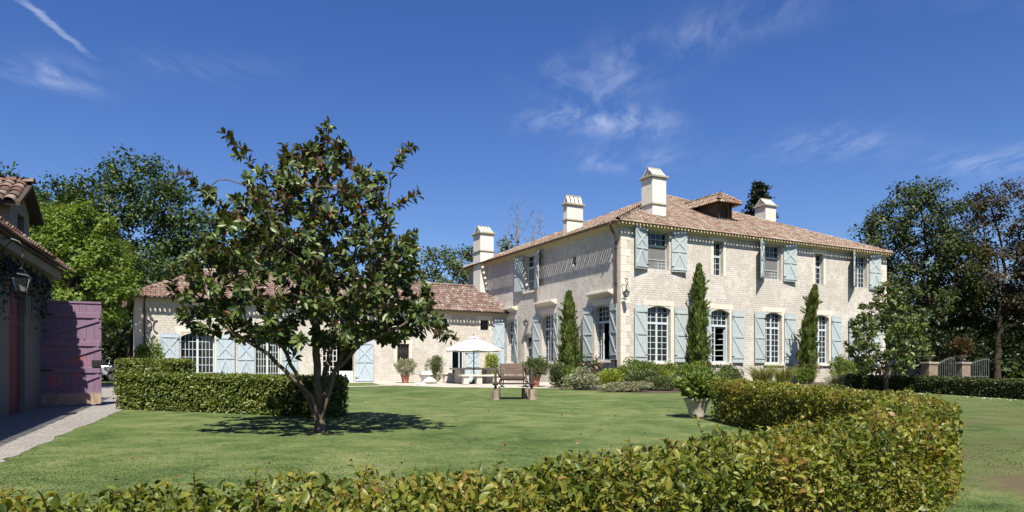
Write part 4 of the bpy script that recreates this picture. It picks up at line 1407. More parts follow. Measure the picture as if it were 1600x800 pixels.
def wob(x, y, s=0):
    return (np.sin(x * 2.1 + s) * np.cos(y * 1.7 - s) + 0.6 * np.sin(x * 4.7 + y * 3.9 + s * 2) + 0.35 * np.sin(x * 9.1 - y * 8.3 + s)) / 1.95


def hedge_points(path, L, width, height, n, rough=0.04, deep=0.11, seed=0, sides=(1, 1)):
    """points, outward directions on the clipped faces of a hedge (left, right, top, two ends)"""
    T = np.gradient(path, axis=0); T = unit(T); Nn = np.stack([-T[:, 1], T[:, 0]], 1)
    s = RNG.uniform(0, len(path) - 1, n)
    i = np.clip(s.astype(int), 0, len(path) - 2); f = (s - i)[:, None]
    c = path[i] * (1 - f) + path[i + 1] * f
    nn = unit(Nn[i] * (1 - f) + Nn[i + 1] * f); tt = unit(T[i] * (1 - f) + T[i + 1] * f)
    wts = np.array([height * sides[0], height * sides[1], width, height * width / L, height * width / L]); wts = wts / wts.sum()
    face = RNG.choice(5, n, p=wts)
    a = RNG.uniform(-width / 2, width / 2, n)
    hgt = RNG.uniform(0.02, height, n)
    O = np.zeros((n, 3))
    xy = c.copy(); z = hgt.copy()
    for k, sg in ((0, 1), (1, -1)):
        m = face == k
        xy[m] = c[m] + nn[m] * (sg * width / 2); O[m, :2] = nn[m] * sg
    m = face == 2
    xy[m] = c[m] + nn[m] * a[m, None]; z[m] = height; O[m, 2] = 1
    for k, e, sg in ((3, 0, -1), (4, -1, 1)):
        m = face == k
        xy[m] = path[e] + Nn[e] * a[m, None]; O[m, :2] = T[e] * sg
    P = np.column_stack([xy, z + ground_z(xy[:, 1])])
    bumpy = wob(P[:, 0] * 1.6 + P[:, 2] * 2.2, P[:, 1] * 1.6 + P[:, 2] * 1.3, seed) * rough
    inward = -np.abs(RNG.normal(size=n)) * deep * 0.75 + RNG.uniform(0, 0.35, n) ** 3 * 0.6
    P = P + O * (bumpy + inward)[:, None]
    # soften the long top edges
    edge = np.abs(a) > width / 2 - 0.1
    P[(face == 2) & edge, 2] -= 0.035
    return P, O


def hedge_core(path, width, height, inset):
    T = unit(np.gradient(path, axis=0)); Nn = np.stack([-T[:, 1], T[:, 0]], 1)
    mb = MB()
    n = len(path)
    w = width / 2 - inset
    vs = []
    for i in range(n):
        z = gz(path[i][1])
        k = (inset if i == 0 else -inset if i == n - 1 else 0)
        p = path[i] + T[i] * k
        for sx, zz in ((-1, -0.05), (-1, height - inset), (1, height - inset), (1, -0.05)):
            vs.append((p[0] + Nn[i][0] * w * sx, p[1] + Nn[i][1] * w * sx, z + zz))
    fs = [(0, 1, 2, 3), tuple((n - 1) * 4 + k for k in (3, 2, 1, 0))]
    for i in range(n - 1):
        for k in range(3):
            fs.append((i * 4 + k, (i + 1) * 4 + k, (i + 1) * 4 + k + 1, i * 4 + k + 1))
    return mb.add(vs, fs)


def hedge(name, label, pts, width, height, n, size, mat, shape=LEAF_SMALL, seed=0, rough=0.035, inset=0.10, sides=(1, 1), deep=0.11):
    path, L = resample(pts, 0.3)
    t = thing(name, label, 'hedge')
    hedge_core(path, width, height, inset).build('twigs', M['hedge_core'], t)
    P, O = hedge_points(path, L, width, height, n, rough, seed=seed, sides=sides, deep=deep)
    D = rand_dirs(n) * 0.85 + O * 0.55 + np.array([0, 0, 0.12])
    N = O * 0.7 + rand_dirs(n) * 0.55 + np.array([0, 0, 0.45])
    leaf_obj('leaves', P, D, N, RNG.uniform(0.65, 1.3, n) * size, shape, M[mat], t)
    return t, path, L


def shrub(name, label, loc, rx, ry, h, n, size, mat, shape=LEAF_SMALL, cat='shrub', flowers=None, up=0.25, z0=None, hollow=0.45, lumps=9, group=None, stem='twig'):
    base = gz(loc[1]) if z0 is None else z0
    t = thing(name, label, cat, (loc[0], loc[1], base), 0, group)
    # several lumps give an uneven outline
    cs = []
    for i in range(lumps):
        a = RNG.uniform(0, 2 * math.pi); r = math.sqrt(RNG.uniform(0, 1)) * 0.62
        cs.append((math.cos(a) * rx * r, math.sin(a) * ry * r, h * RNG.uniform(0.28, 0.72), RNG.uniform(0.34, 0.58)))
    cs = np.array(cs)
    st = MB()
    for c in cs:
        st.tube([(c[0] * 0.15, c[1] * 0.15, -0.02), (c[0] * 0.55, c[1] * 0.55, c[2] * 0.5), (c[0], c[1], c[2])], [0.022, 0.015, 0.007], 5, cap=False)
    st.build('stems', M[stem], t)
    k = RNG.integers(0, lumps, n)
    d = rand_dirs(n)
    r = RNG.uniform(hollow ** 3, 1, (n, 1)) ** (1 / 3)
    P = cs[k][:, :3] + d * r * np.stack([cs[k][:, 3] * rx, cs[k][:, 3] * ry, cs[k][:, 3] * h * 0.72], 1) * 1.08
    P[:, 2] = np.maximum(P[:, 2], 0.015 + RNG.uniform(0, 0.08, n))
    D = d * 0.75 + rand_dirs(n) * 0.5 + np.array([0, 0, up])
    N = rand_dirs(n) * 0.5 + d * 0.4 + np.array([0, 0, 0.7])
    leaf_obj('leaves', P, D, N, RNG.uniform(0.65, 1.3, n) * size, shape, M[mat], t)
    if flowers:
        fm, fn, fs = flowers
        i = RNG.choice(np.nonzero(P[:, 2] > h * 0.45)[0], fn)
        fd = unit(d[i] + np.array([0, -0.4, 0.5]))
        for j in range(fn):
            f = MB()
            for q in range(6):
                a = q * math.pi / 3
                f.add([(0, 0, 0), (math.cos(a - 0.45), math.sin(a - 0.45), 0.35), (math.cos(a) * 1.25, math.sin(a) * 1.25, 0.25), (math.cos(a + 0.45), math.sin(a + 0.45), 0.35)], [(0, 1, 2, 3)])
            o = f.build('flower', M[fm], t, tuple(P[i[j]] + fd[j] * 0.03))
            o.scale = (fs,) * 3
            o.rotation_euler = Vector(fd[j]).to_track_quat('Z', 'Y').to_euler()
    return t


def tussock(name, label, loc, r, h, n, mat, cat='grass', lean=0.5):
    t = thing(name, label, cat, (loc[0], loc[1], gz(loc[1])))
    a = RNG.uniform(0, 2 * math.pi, n); q = np.sqrt(RNG.uniform(0, 1, n)) * r * 0.35
    P = np.stack([np.cos(a) * q, np.sin(a) * q, np.zeros(n)], 1)
    D = np.stack([np.cos(a) * lean * RNG.uniform(0, 1, n), np.sin(a) * lean * RNG.uniform(0, 1, n), np.ones(n)], 1)
    L = RNG.uniform(0.5, 1.05, n) * h
    # two-piece arching blades
    D = unit(D); side = unit(np.cross(D, rand_dirs(n)))
    w = RNG.uniform(0.006, 0.013, n)[:, None]
    m = P + D * (L * 0.6)[:, None]
    D2 = unit(D + np.stack([np.cos(a) * 0.7, np.sin(a) * 0.7, -0.35 * np.ones(n)], 1))
    e = m + D2 * (L * 0.5)[:, None]
    V = np.stack([P - side * w, P + side * w, m + side * w, m - side * w, e], 1).reshape(-1, 3)
    T = (np.array([(0, 1, 2), (0, 2, 3), (3, 2, 4)])[None] + (np.arange(n) * 5)[:, None, None]).reshape(-1, 3)
    o = place('blades', np_mesh('blades', V, T, M[mat]), t); o['kind'] = 'stuff'
    return t


def cypress(label, loc, h, r, n, lean=(0, 0), mat='cypress'):
    t = thing('cypress', label, 'cypress', (loc[0], loc[1], gz(loc[1])), 0, 'slim cypresses against the house')
    def axis(z): f = (z / h) ** 2; return np.stack([lean[0] * f, lean[1] * f, z], -1)
    MB().tube([tuple(axis(np.array(z))) for z in np.linspace(-0.1, h * 0.92, 8)], [0.09, 0.08, 0.07, 0.06, 0.05, 0.04, 0.025, 0.01], 7, cap=False).build('trunk', M['bark'], t, smooth=True)
    z = h * (RNG.uniform(0.02, 1, n) ** 1.15)
    f = z / h
    prof = np.clip(f / 0.10, 0.55, 1) * (1 - f) ** 0.48 * (1 + 0.18 * np.sin(f * 23 + 1) + 0.10 * np.sin(f * 51))
    a = RNG.uniform(0, 2 * math.pi, n)
    flute = 1 + 0.26 * np.sin(a * 5 + f * 11) + 0.18 * np.sin(a * 9 - f * 23)
    q = r * prof * flute * (0.42 + 0.72 * RNG.uniform(0, 1, n) ** 0.55)
    P = axis(z) + np.stack([np.cos(a) * q, np.sin(a) * q, np.zeros(n)], 1)
    D = np.stack([np.cos(a) * 0.42, np.sin(a) * 0.42, np.ones(n)], 1) + rand_dirs(n) * 0.30
    N = np.stack([np.cos(a), np.sin(a), 0.3 * np.ones(n)], 1) + rand_dirs(n) * 0.4
    leaf_obj('crown', P, D, N, RNG.uniform(0.10, 0.24, n), LEAF_LONG, M[mat], t)
    # stray sprays that break the outline
    for k in range(34):
        zz = h * random.uniform(0.08, 0.85); aa = random.uniform(0, 6.28); rr_ = r * (1 - zz / h) ** 0.6
        b = axis(np.array(zz)) + np.array([math.cos(aa) * rr_ * 0.8, math.sin(aa) * rr_ * 0.8, 0])
        m_ = 44
        tt = RNG.uniform(0, 1, m_)
        Pk = b + np.stack([math.cos(aa) * tt * 0.32, math.sin(aa) * tt * 0.32, tt * 0.30], 1) + RNG.normal(size=(m_, 3)) * 0.02
        Dk = rand_dirs(m_) * 0.5 + np.array([math.cos(aa), math.sin(aa), 0.9])
        leaf_obj('spray', Pk, Dk, rand_dirs(m_), RNG.uniform(0.07, 0.13, m_), LEAF_LONG, M[mat], t)
    return t
# ------------------------------------------------------------------ trees
def magnolia(label, loc, base_r, stems, envelope, n_attr, per, size, lay, n_single=0, rust_top=0.0, step=0.2, tip=0.008, infl=1.5, mat='magnolia'):
    """glossy long leaves in rosettes on the shoot ends; envelope(h) -> (cx, cy, radius)"""
    t = thing('magnolia_tree', label, 'tree', (loc[0], loc[1], gz(loc[1])))
    A = []
    while len(A) < n_attr:
        h = random.uniform(lay[0], lay[1])
        cx, cy, r = envelope(h)
        a = random.uniform(0, 2 * math.pi)
        q = r * math.sqrt(random.uniform(0.06, 1)) * (1 + 0.10 * math.sin(3 * a + h) + 0.08 * math.sin(5 * a - 2 * h))
        if random.random() < r / 2.6: A.append((cx + math.cos(a) * q, cy + math.sin(a) * q, h))
    A += lay[2]
    nodes, par = [np.zeros(3)], [-1]
    nodes.append(np.array([0.0, 0.0, base_r * 1.2])); par.append(0)
    for path in stems:
        prev = 1
        P = [np.array((0, 0, base_r * 1.2))] + [np.array(p, float) for p in path]
        for a, b in zip(P, P[1:]):
            k = max(1, int(np.linalg.norm(b - a) / step))
            for i in range(1, k + 1):
                nodes.append(a + (b - a) * i / k + RNG.normal(size=3) * 0.012); par.append(prev); prev = len(nodes) - 1
    X, par = grow(np.array(A), nodes, par, step, infl, step * 0.95, 80, 0.16)
    mb = MB()
    tips = branch_mesh(mb, X, par, tip, 0.46, sides=(5, 8), rmax=base_r * 1.0, flare=1.3)
    mb.build('trunk', M['bark_mag'], t, smooth=True)
    par = np.array(par)
    idx = np.nonzero((tips <= 2) & (X[:, 2] > lay[0] - 0.3))[0]
    dirn = unit(X[idx] - X[par[idx]])
    isn = tips[idx] == 1
    reps = np.where(isn, per, max(2, per // 3))
    C = np.repeat(X[idx], reps, 0); G = np.repeat(dirn, reps, 0)
    n = len(C)
    side = unit(np.cross(G, rand_dirs(n)))
    along = RNG.uniform(-0.16, 0.06, n)
    P = C + G * along[:, None] + side * 0.015
    D = side * 0.85 + G * RNG.uniform(0.1, 0.95, (n, 1)) + rand_dirs(n) * 0.22 + np.array([0, 0, -0.05])
    N = G * 0.9 + rand_dirs(n) * 0.45 + np.array([0, -0.1, 0.55])
    sz = RNG.uniform(0.7, 1.2, n) * size
    top = np.clip((C[:, 2] - lay[1] * 0.55) / (lay[1] * 0.45), 0, 1)
    rusty = RNG.uniform(0, 1, n) < (0.006 + top * rust_top) * (np.repeat(RNG.uniform(0, 1, len(idx)), reps) > 0.45) * 1.6
    order = np.linalg.norm(P + np.array([loc[0], loc[1], 0.0]) - np.array([0, 0, 1.6]), axis=1) - (sz * 6)
    single = np.zeros(n, bool)
    if n_single: single[np.argsort(order)[:n_single]] = True
    g_ = ~rusty & ~single
    leaf_obj('leaves', P[g_], D[g_], N[g_], sz[g_], LEAF_MAGNOLIA, M[mat], t)
    g_ = rusty & ~single
    if g_.any(): leaf_obj('young_leaves', P[g_], D[g_], N[g_], sz[g_] * 0.9, LEAF_MAGNOLIA, M['magnolia_rust'], t)
    if n_single:
        tv, tf = LEAF_MAGNOLIA
        me = np_mesh('leaf', tv, tf, M['magnolia_one'])
        me2 = np_mesh('leaf', tv, tf, M['magnolia_rust'])
        for i in np.nonzero(single)[0]:
            set_leaf('leaf', me2 if rusty[i] else me, P[i], D[i], N[i], sz[i], t)
    return t


def set_leaf(name, me, p, d, n, s, parent):
    d = Vector(d).normalized(); x = d.cross(Vector(n)).normalized(); z = x.cross(d)
    o = link(bpy.data.objects.new(name, me))
    o.parent = parent
    m = Matrix((x, d, z)).transposed().to_4x4()
    o.matrix_local = Matrix.Translation(Vector(p)) @ m @ Matrix.Scale(float(s), 4)
    return o


def env_main(h):
    hs = [1.5, 2.0, 2.6, 3.3, 4.0, 4.6, 5.1, 5.6, 6.1]
    rs = [1.5, 2.2, 2.4, 2.35, 2.1, 1.75, 1.2, 0.5, 0.1]
    cx = [0.15, 0.0, -0.1, -0.15, -0.2, -0.2, -0.05, 0.05, 0.1]
    return float(np.interp(h, hs, cx)), 0.1, float(np.interp(h, hs, rs))


extra = []
def limb(a, b, k, r_=0.16):
    for i in range(k):
        f = i / (k - 1)
        extra.append(tuple(a[j] + (b[j] - a[j]) * f + random.gauss(0, r_) * 0.6 for j in range(3)))
limb((-1.7, 0, 4.2), (-2.75, -0.1, 5.2), 12, 0.08)
limb((-0.8, 0.1, 4.6), (-1.85, 0.1, 5.9), 22, 0.16)
limb((-0.1, 0.1, 4.8), (0.08, 0.0, 6.12), 22, 0.16)
limb((-0.5, 0.1, 4.8), (-0.6, 0.0, 5.65), 12, 0.15)
limb((0.8, 0, 4.5), (1.85, 0.1, 5.75), 24, 0.18)
limb((1.4, 0.1, 4.4), (2.0, 0.0, 4.9), 10, 0.16)
limb((1.5, 0.1, 3.2), (1.95, 0.0, 3.8), 10, 0.16)
limb((1.3, -0.3, 2.5), (2.55, -0.3, 2.0), 16, 0.16)
limb((2.0, -0.3, 2.1), (2.60, -0.3, 1.75), 10, 0.12)
limb((-1.6, -0.2, 2.6), (-2.55, -0.2, 2.35), 12, 0.16)
limb((-0.9, -0.5, 2.1), (-0.5, -0.5, 1.85), 6, 0.14)
limb((0.3, -0.6, 2.2), (0.7, -0.6, 1.85), 6, 0.14)
magnolia('glossy dark magnolia tree with many thin stems standing on the lawn', (-3.81, 14.61), 0.11,
         [[(-0.30, -0.05, 0.8), (-0.75, 0.0, 1.7), (-1.3, 0.0, 2.6)], [(-0.05, 0.05, 0.9), (-0.12, 0.1, 2.0), (-0.2, 0.1, 3.4), (-0.1, 0.0, 4.6)],
          [(0.10, 0.10, 0.8), (0.45, 0.2, 1.7), (0.9, 0.2, 2.8), (1.1, 0.2, 3.6)], [(0.16, -0.08, 0.6), (0.32, -0.1, 1.2), (0.85, -0.25, 1.75), (1.6, -0.3, 2.05)],
          [(-0.12, -0.15, 0.7), (-0.9, -0.4, 1.55), (-1.9, -0.3, 2.15)], [(0.02, 0.2, 1.0), (0.1, 0.9, 2.2), (0.0, 1.2, 3.2)]],
         env_main, 800, 19, 0.162, (1.7, 5.7, extra), 300, 0.24)
def env_small(h):
    return float(np.interp(h, [0.7, 4.2], [0.1, -0.1])), 0.0, float(np.interp(h, [0.7, 1.2, 1.9, 2.8, 3.5, 4.2], [0.7, 1.35, 1.55, 1.25, 0.8, 0.15]))
magnolia('small magnolia tree in front of the right end of the big house', (14.62, 28.77), 0.09,
         [[(0.0, 0.0, 0.9), (0.05, 0.0, 2.0), (-0.05, 0.0, 3.3)], [(-0.15, -0.1, 0.8), (-0.7, -0.1, 1.2)], [(0.2, 0.1, 0.9), (0.8, 0.1, 1.5)]],
         env_small, 420, 14, 0.17, (0.8, 4.2, [(0.0, 0, 4.25), (-0.1, 0, 4.1)]), 0, 0.12, 0.2, 0.008, mat='magnolia_light')

# behind the gate on the left
tree('plane_tree', 'bright yellow-green leafy tree behind the mauve gate', (-18.9, 32.0), 9.0, [(0, 0, 5.7, 2.2, 2.2, 2.6), (0.7, -0.5, 4.4, 1.9, 1.9, 2.2), (-1.0, -0.2, 4.6, 1.7, 1.8, 2.2)], 2.0, 'plane', 560, 0.45, 95, 0.135, 0.44, LEAF_STAR, infl=5)
tree('oak_tree', 'tall dark green tree rising highest behind the mauve gate', (-26.0, 51.0), 16.5, [(0, 0, 11.0, 4.4, 4.2, 5.0), (-4.4, 0, 10.0, 3.4, 3.2, 4.6), (3.4, 0, 8.6, 3.2, 3.2, 4.4), (0.0, -1, 5.8, 5.2, 3.8, 3.6)], 4.0, 'oak', 900, 0.7, 68, 0.255, 0.85)
tree('oak_tree', 'dark tree behind the lodge roof at the left edge', (-32.6, 46.0), 15.0, [(0, 0, 10.0, 3.2, 3.2, 4.2), (2.6, 0, 8.6, 2.6, 3.0, 4.2)], 4.0, 'oak', 300, 0.8, 70, 0.25, 0.78)
tree('oak_tree', 'dark round tree behind the left end of the low wing', (-17.6, 55.0), 13.0, [(0, 0, 8.0, 4.2, 4.0, 4.0), (-2.4, 0, 6.0, 3.4, 3.2, 3.4), (3.0, 0, 6.5, 2.8, 3.0, 3.2)], 3.2, 'oak', 440, 0.8, 70, 0.25, 0.85)
tree('oak_tree', 'dark shady tree with bare lower trunk just left of the low wing', (-21.3, 41.0), 9.0, [(0, 0, 5.8, 3.2, 3.0, 2.4), (1.2, 0, 4.2, 2.2, 2.0, 1.7), (-1.6, 0, 4.4, 2.2, 2.0, 1.8)], 2.4, 'oak', 300, 0.7, 70, 0.20, 0.65)
tree('far_oak_tree', 'lighter green tree behind the low wing roof near its chimney', (-6.6, 76.0), 15.0, [(0, 0, 10.6, 3.6, 3.6, 4.0), (3.2, 0, 9.4, 2.8, 3.0, 3.4), (-3.2, 0, 9.0, 3.0, 3.0, 3.0)], 4.0, 'far_tree', 300, 0.9, 60, 0.30, 0.85)
tree('far_oak_tree', 'small rounded green tree half hidden behind the wing chimney', (-0.6, 72.0), 14.0, [(0, 0, 10.4, 2.6, 2.6, 3.4)], 4.0, 'far_tree', 140, 0.9, 40, 0.36, 0.8)
tree('far_oak_tree', 'green treetop behind the magnolia and the wing roof', (-23.0, 66.0), 15.0, [(0, 0, 10.0, 4.0, 4.0, 4.4), (4.6, 0, 8.2, 3.2, 3.0, 3.2)], 4.0, 'oak', 300, 0.9, 60, 0.30, 0.85)
# right of the house
tree('ash_tree', 'big leafy green tree right behind the corner of the big house', (34.2, 63.0), 18.5, [(0, 0, 12.6, 4.6, 4.4, 5.0), (-3.0, 0, 11.0, 2.8, 3.0, 3.4), (2.6, 0, 9.4, 3.8, 3.6, 4.4), (-1.0, 0, 6.5, 4.2, 4.0, 3.6)], 4.2, 'ash', 560, 0.8, 80, 0.25, 0.82)
tree('browning_tree', 'tall brownish tree between the green tree and the right edge', (42.2, 64.0), 18.0, [(0, 0, 12.2, 4.0, 4.0, 5.6), (-3.2, 0, 9.0, 3.2, 3.2, 4.4), (3.0, 0, 8.5, 3.2, 3.2, 4.6)], 3.6, 'brown_tree', 520, 0.8, 72, 0.24, 0.82)
tree('browning_tree', 'brown-leaved tree cut by the right edge of the view', (50.5, 66.0), 18.0, [(0, 0, 11.0, 4.2, 4.0, 6.0), (-2.6, 0, 7.5, 3.2, 3.2, 4.4)], 3.6, 'brown_tree', 420, 0.8, 72, 0.24, 0.82)
tree('dark_wood_tree', 'deep green tree filling the gap above the iron gate', (38.2, 70.0), 13.0, [(0, 0, 7.2, 4.6, 4.0, 4.4), (4.6, 0, 6.0, 3.4, 3.4, 4.0)], 2.8, 'ash', 360, 0.85, 60, 0.30, 0.85)
tree('dark_wood_tree', 'dark undergrowth tree behind the low hedge at the right edge', (47.0, 72.0), 11.0, [(0, 0, 5.6, 4.8, 4.0, 4.2), (4.4, 0, 5.4, 3.6, 3.4, 4.0)], 2.2, 'ash', 330, 0.85, 60, 0.30, 0.85)
tree('dark_wood_tree', 'shadowy tree filling the space beside the house wall above the parked car', (29.5, 69.0), 10.0, [(0, 0, 5.0, 3.4, 3.6, 4.0), (-2.4, 0, 4.6, 2.4, 3.0, 3.6)], 2.0, 'ash', 260, 0.8, 46, 0.36, 0.8)
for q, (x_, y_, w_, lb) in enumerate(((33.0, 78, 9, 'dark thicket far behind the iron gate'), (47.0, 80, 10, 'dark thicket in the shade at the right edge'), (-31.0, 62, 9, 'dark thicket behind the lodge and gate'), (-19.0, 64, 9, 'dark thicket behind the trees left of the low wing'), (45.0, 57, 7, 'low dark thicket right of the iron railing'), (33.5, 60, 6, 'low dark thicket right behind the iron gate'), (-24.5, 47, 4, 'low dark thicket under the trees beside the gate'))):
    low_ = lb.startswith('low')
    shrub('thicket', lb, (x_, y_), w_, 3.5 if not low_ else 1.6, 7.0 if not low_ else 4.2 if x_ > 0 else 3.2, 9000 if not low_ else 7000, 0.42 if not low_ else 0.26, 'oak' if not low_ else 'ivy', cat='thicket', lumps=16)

def woodland(label, x0, x1, y, h, n, mat):
    xs = np.linspace(x0, x1, 60)
    top = h * (0.72 + 0.20 * np.sin(xs * 0.31) + 0.12 * np.sin(xs * 0.83 + 1) + 0.08 * np.sin(xs * 1.9))
    X = RNG.uniform(x0, x1, n); T = np.interp(X, xs, top)
    Z = T * RNG.uniform(0, 1, n) ** 0.8 + 1.0
    P = np.stack([X, y - 2.2 * np.sqrt(np.clip(1 - (Z / (T + 1.2)) ** 2, 0, 1)) + RNG.normal(size=n) * 0.7, Z], 1)
    t = leaf_obj('woodland', P, rand_dirs(n), rand_dirs(n) * 0.7 + np.array([0, -0.4, 0.6]), RNG.uniform(0.7, 1.3, n), LEAF_SMALL, M[mat], None)
    tag(t, label, 'wood')
    mb = MB(); vs = []
    for x, tp in zip(xs, top):
        for yy, zz in ((y - 1.4, 0.9), (y - 1.1, tp * 0.7), (y, tp * 0.95), (y + 2, 0.9)): vs.append((x, yy, zz))
    mb.add(vs, [(i * 4 + k, (i + 1) * 4 + k, (i + 1) * 4 + k + 1, i * 4 + k + 1) for i in range(59) for k in range(3)])
    mb.build('undergrowth', M['hedge_core'], t)
woodland('far dark wood closing the view behind the iron gate', 26, 105, 96, 9.0, 15000, 'ash')
woodland('far dark wood closing the view behind the lodge and the low wing', -100, 2, 100, 8.0, 15000, 'oak')

# bare tree and conifer on the skyline
bt = thing('bare_tree', 'leafless grey tree on the skyline between the two chimneys', 'tree', (0.9, 82.0, 1.2))
A = rand_dirs(520) * (RNG.uniform(0.1, 1, (520, 1)) ** 0.45) * np.array([3.3, 3.0, 5.4]) + np.array([0.4, 0, 15.0])
nodes, par = [np.array([0.0, 0, 0])], [-1]
for i in range(1, 11): nodes.append(np.array([RNG.normal() * 0.08, 0, i * 0.9])); par.append(i - 1)
X, par = grow(A, nodes, par, 0.42, 5, 0.5, 90, 0.22)
mb = MB(); branch_mesh(mb, X, par, 0.020, 0.46); mb.build('trunk', M['bark_pale'], bt, smooth=True)

cn = thing('conifer_tree', 'dark conifer top rising behind the right chimney', 'conifer', (26.9, 80.0, 1.2))
MB().tube([(0, 0, 0), (0, 0, 12), (0, 0, 21.4)], [0.4, 0.22, 0.03], 8).build('trunk', M['bark'], cn, smooth=True)
Pn, Dn, br = [], [], MB()
for k in range(86):
    z = 8 + 13.2 * (k / 86) ** 0.9
    L = (21.8 - z) * 0.30 + 0.3; a = k * 2.4 + random.uniform(-0.3, 0.3)
    L *= random.uniform(0.6, 1.15)
    e = np.array([math.cos(a) * L, math.sin(a) * L, z - 0.10 * L + 0.25])
    s0 = np.array([0, 0, z])
    br.tube([tuple(s0), tuple(e)], [0.05, 0.012], 5, cap=False)
    m_ = int(90 + 120 * L / 3)
    f = RNG.uniform(0.15, 1.02, m_)[:, None]
    q = s0 + (e - s0) * f + RNG.normal(size=(m_, 3)) * np.array([0.20, 0.20, 0.12])
    Pn.append(q); Dn.append(unit(e - s0) * 0.6 + rand_dirs(m_) * 0.7)
br.build('branches', M['bark'], cn)
Pn, Dn = np.concatenate(Pn), np.concatenate(Dn)
leaf_obj('crown', Pn, Dn, rand_dirs(len(Pn)), RNG.uniform(0.22, 0.42, len(Pn)), LEAF_SMALL, M['conifer'], cn)

# cypresses
cypress('tallest cypress, standing between the first two ground-floor windows of the sunny front', (8.72, 34.35), 5.55, 0.38, 9000)
cypress('slim cypress with bent tip near the right end of the sunny front', (14.55, 36.35), 4.75, 0.34, 7500, (0.42, 0.0))
cypress('cypress beside the left corner of the big house, above the rose bushes', (2.58, 33.4), 4.2, 0.35, 7500)

# ------------------------------------------------------------------ hedges
NEAR_PTS = [(4.95, 17.0), (5.35, 14.0), (5.62, 11.6), (5.40, 9.9), (4.72, 8.55), (3.78, 7.25), (2.70, 6.15), (1.72, 5.20), (0.45, 3.98), (-1.15, 3.30), (-2.45, 2.72), (-4.2, 2.1)]
path, L = resample(NEAR_PTS, 0.25)
nh = thing('near_hedge', 'clipped hornbeam hedge curving round the right of the lawn into the foreground', 'hedge')
hedge_core(path, 0.80, 0.93, 0.23).build('twigs', M['hedge_core'], nh)
n = 130000
P, O = hedge_points(path, L, 0.80, 0.95, n, 0.08, 0.27, 4)
D = rand_dirs(n) + O * 0.65 + np.array([0, 0, 0.25]); N = O * 0.30 + rand_dirs(n) * 0.85 + np.array([0, 0, 0.35])
sz = (0.4 + 0.95 * RNG.uniform(0, 1, n) ** 2.0) * 0.053
cl = P[:, 1] < 6.5
leaf_obj('leaves', P[cl], D[cl], N[cl], sz[cl], LEAF_BEECH, M['beech'], nh)
leaf_obj('leaves', P[~cl], D[~cl], N[~cl], sz[~cl], LEAF_OVAL, M['beech'], nh)
# young shoots that stick out of the clipped top
sm, sp_, sd_, sn_, sz_ = MB(), [], [], [], []
T = unit(np.gradient(path, axis=0)); Nn = np.stack([-T[:, 1], T[:, 0]], 1)
for k in range(230):
    i = random.randint(len(path) // 3, len(path) - 2)
    off = random.uniform(-0.36, 0.40)
    b = np.array([path[i][0] + Nn[i][0] * off, path[i][1] + Nn[i][1] * off, 0.0]); b[2] = gz(b[1]) + 0.90
    ln = random.uniform(0.05, 0.17) * (1.7 if random.random() < 0.12 else 1) * (1.5 if b[0] < -0.4 and random.random() < 0.3 else 1)
    d = unit(np.array([random.gauss(0, 0.35), random.gauss(0, 0.35), 1.0]))
    sm.tube([tuple(b), tuple(b + d * ln * 0.6), tuple(b + d * ln * 1.1)], [0.004, 0.003, 0.0015], 4, cap=False)
    for j in range(int(4 + ln * 26)):
        f = 0.25 + 0.8 * j / (4 + ln * 26)
        sp_.append(b + d * ln * f); a = j * 2.5
        sd_.append(np.array([math.cos(a), math.sin(a), 0.55])); sn_.append(np.array([random.gauss(0, .3), random.gauss(0, .3), 1])); sz_.append(random.uniform(0.03, 0.055))
sm.build('shoots', M['twig'], nh)['kind'] = 'stuff'
leaf_obj('shoot_leaves', np.array(sp_), np.array(sd_), np.array(sn_), np.array(sz_), LEAF_BEECH, M['beech'], nh)
# the nearest leaves, one by one
P, O = hedge_points(path, L, 0.80, 0.95, 16000, 0.05, 0.05, 4)
dd = np.linalg.norm(P - np.array([0, 0, 1.6]), axis=1)
inview = (np.abs(P[:, 0] / np.maximum(P[:, 1], 0.1)) < 0.70) & ((1.6 - P[:, 2]) / np.maximum(P[:, 1], 0.1) < 0.20) & ((O[:, 2] > 0.5) | ((O[:, :2] * P[:, :2]).sum(1) < 0))
ids = np.nonzero(inview)[0]; ids = ids[np.argsort(dd[ids])][:1200]; ids = RNG.choice(ids, 300, replace=False)
variants = []
for k in range(5):
    tv, tf = LEAF_BEECH
    v = tv.copy(); v[:, 2] *= RNG.uniform(0.4, 1.6); v[3, 2] += RNG.uniform(-0.15, 0.1); v[:, 0] *= RNG.uniform(0.9, 1.2)
    variants.append(np_mesh('leaf', v, tf, M['beech_one']))
for k, i in enumerate(ids):
    set_leaf('leaf', variants[k % 5], P[i] + O[i] * 0.03, RNG.normal(size=3) * 0.8 + O[i] * 0.7, O[i] * 0.5 + RNG.normal(size=3) * 0.5 + np.array([0, 0, 0.4]), RNG.uniform(0.042, 0.066), nh)

hedge('clipped_hedge', 'square clipped green hedge behind the magnolia trunk on the left', [(-10.8, 20.75), (-7.4, 19.45), (-4.28, 18.0)], 0.85, 0.97, 30000, 0.062, 'hedge_leaf', LEAF_OVAL, 2)
hedge('clipped_hedge', 'short clipped hedge beside the gate, behind the square hedge', [(-14.4, 27.4), (-12.6, 25.9), (-10.9, 24.4)], 0.8, 1.30, 9000, 0.09, 'hedge_leaf', LEAF_SMALL, 5)
hedge('low_hedge', 'low dark hedge running along the right edge below the iron gate', [(13.9, 30.5), (15.6, 29.4), (16.4, 27.4), (17.4, 24.2), (19.5, 17.5)], 0.7, 0.62, 24000, 0.07, 'hedge_dark', LEAF_SMALL, 7)

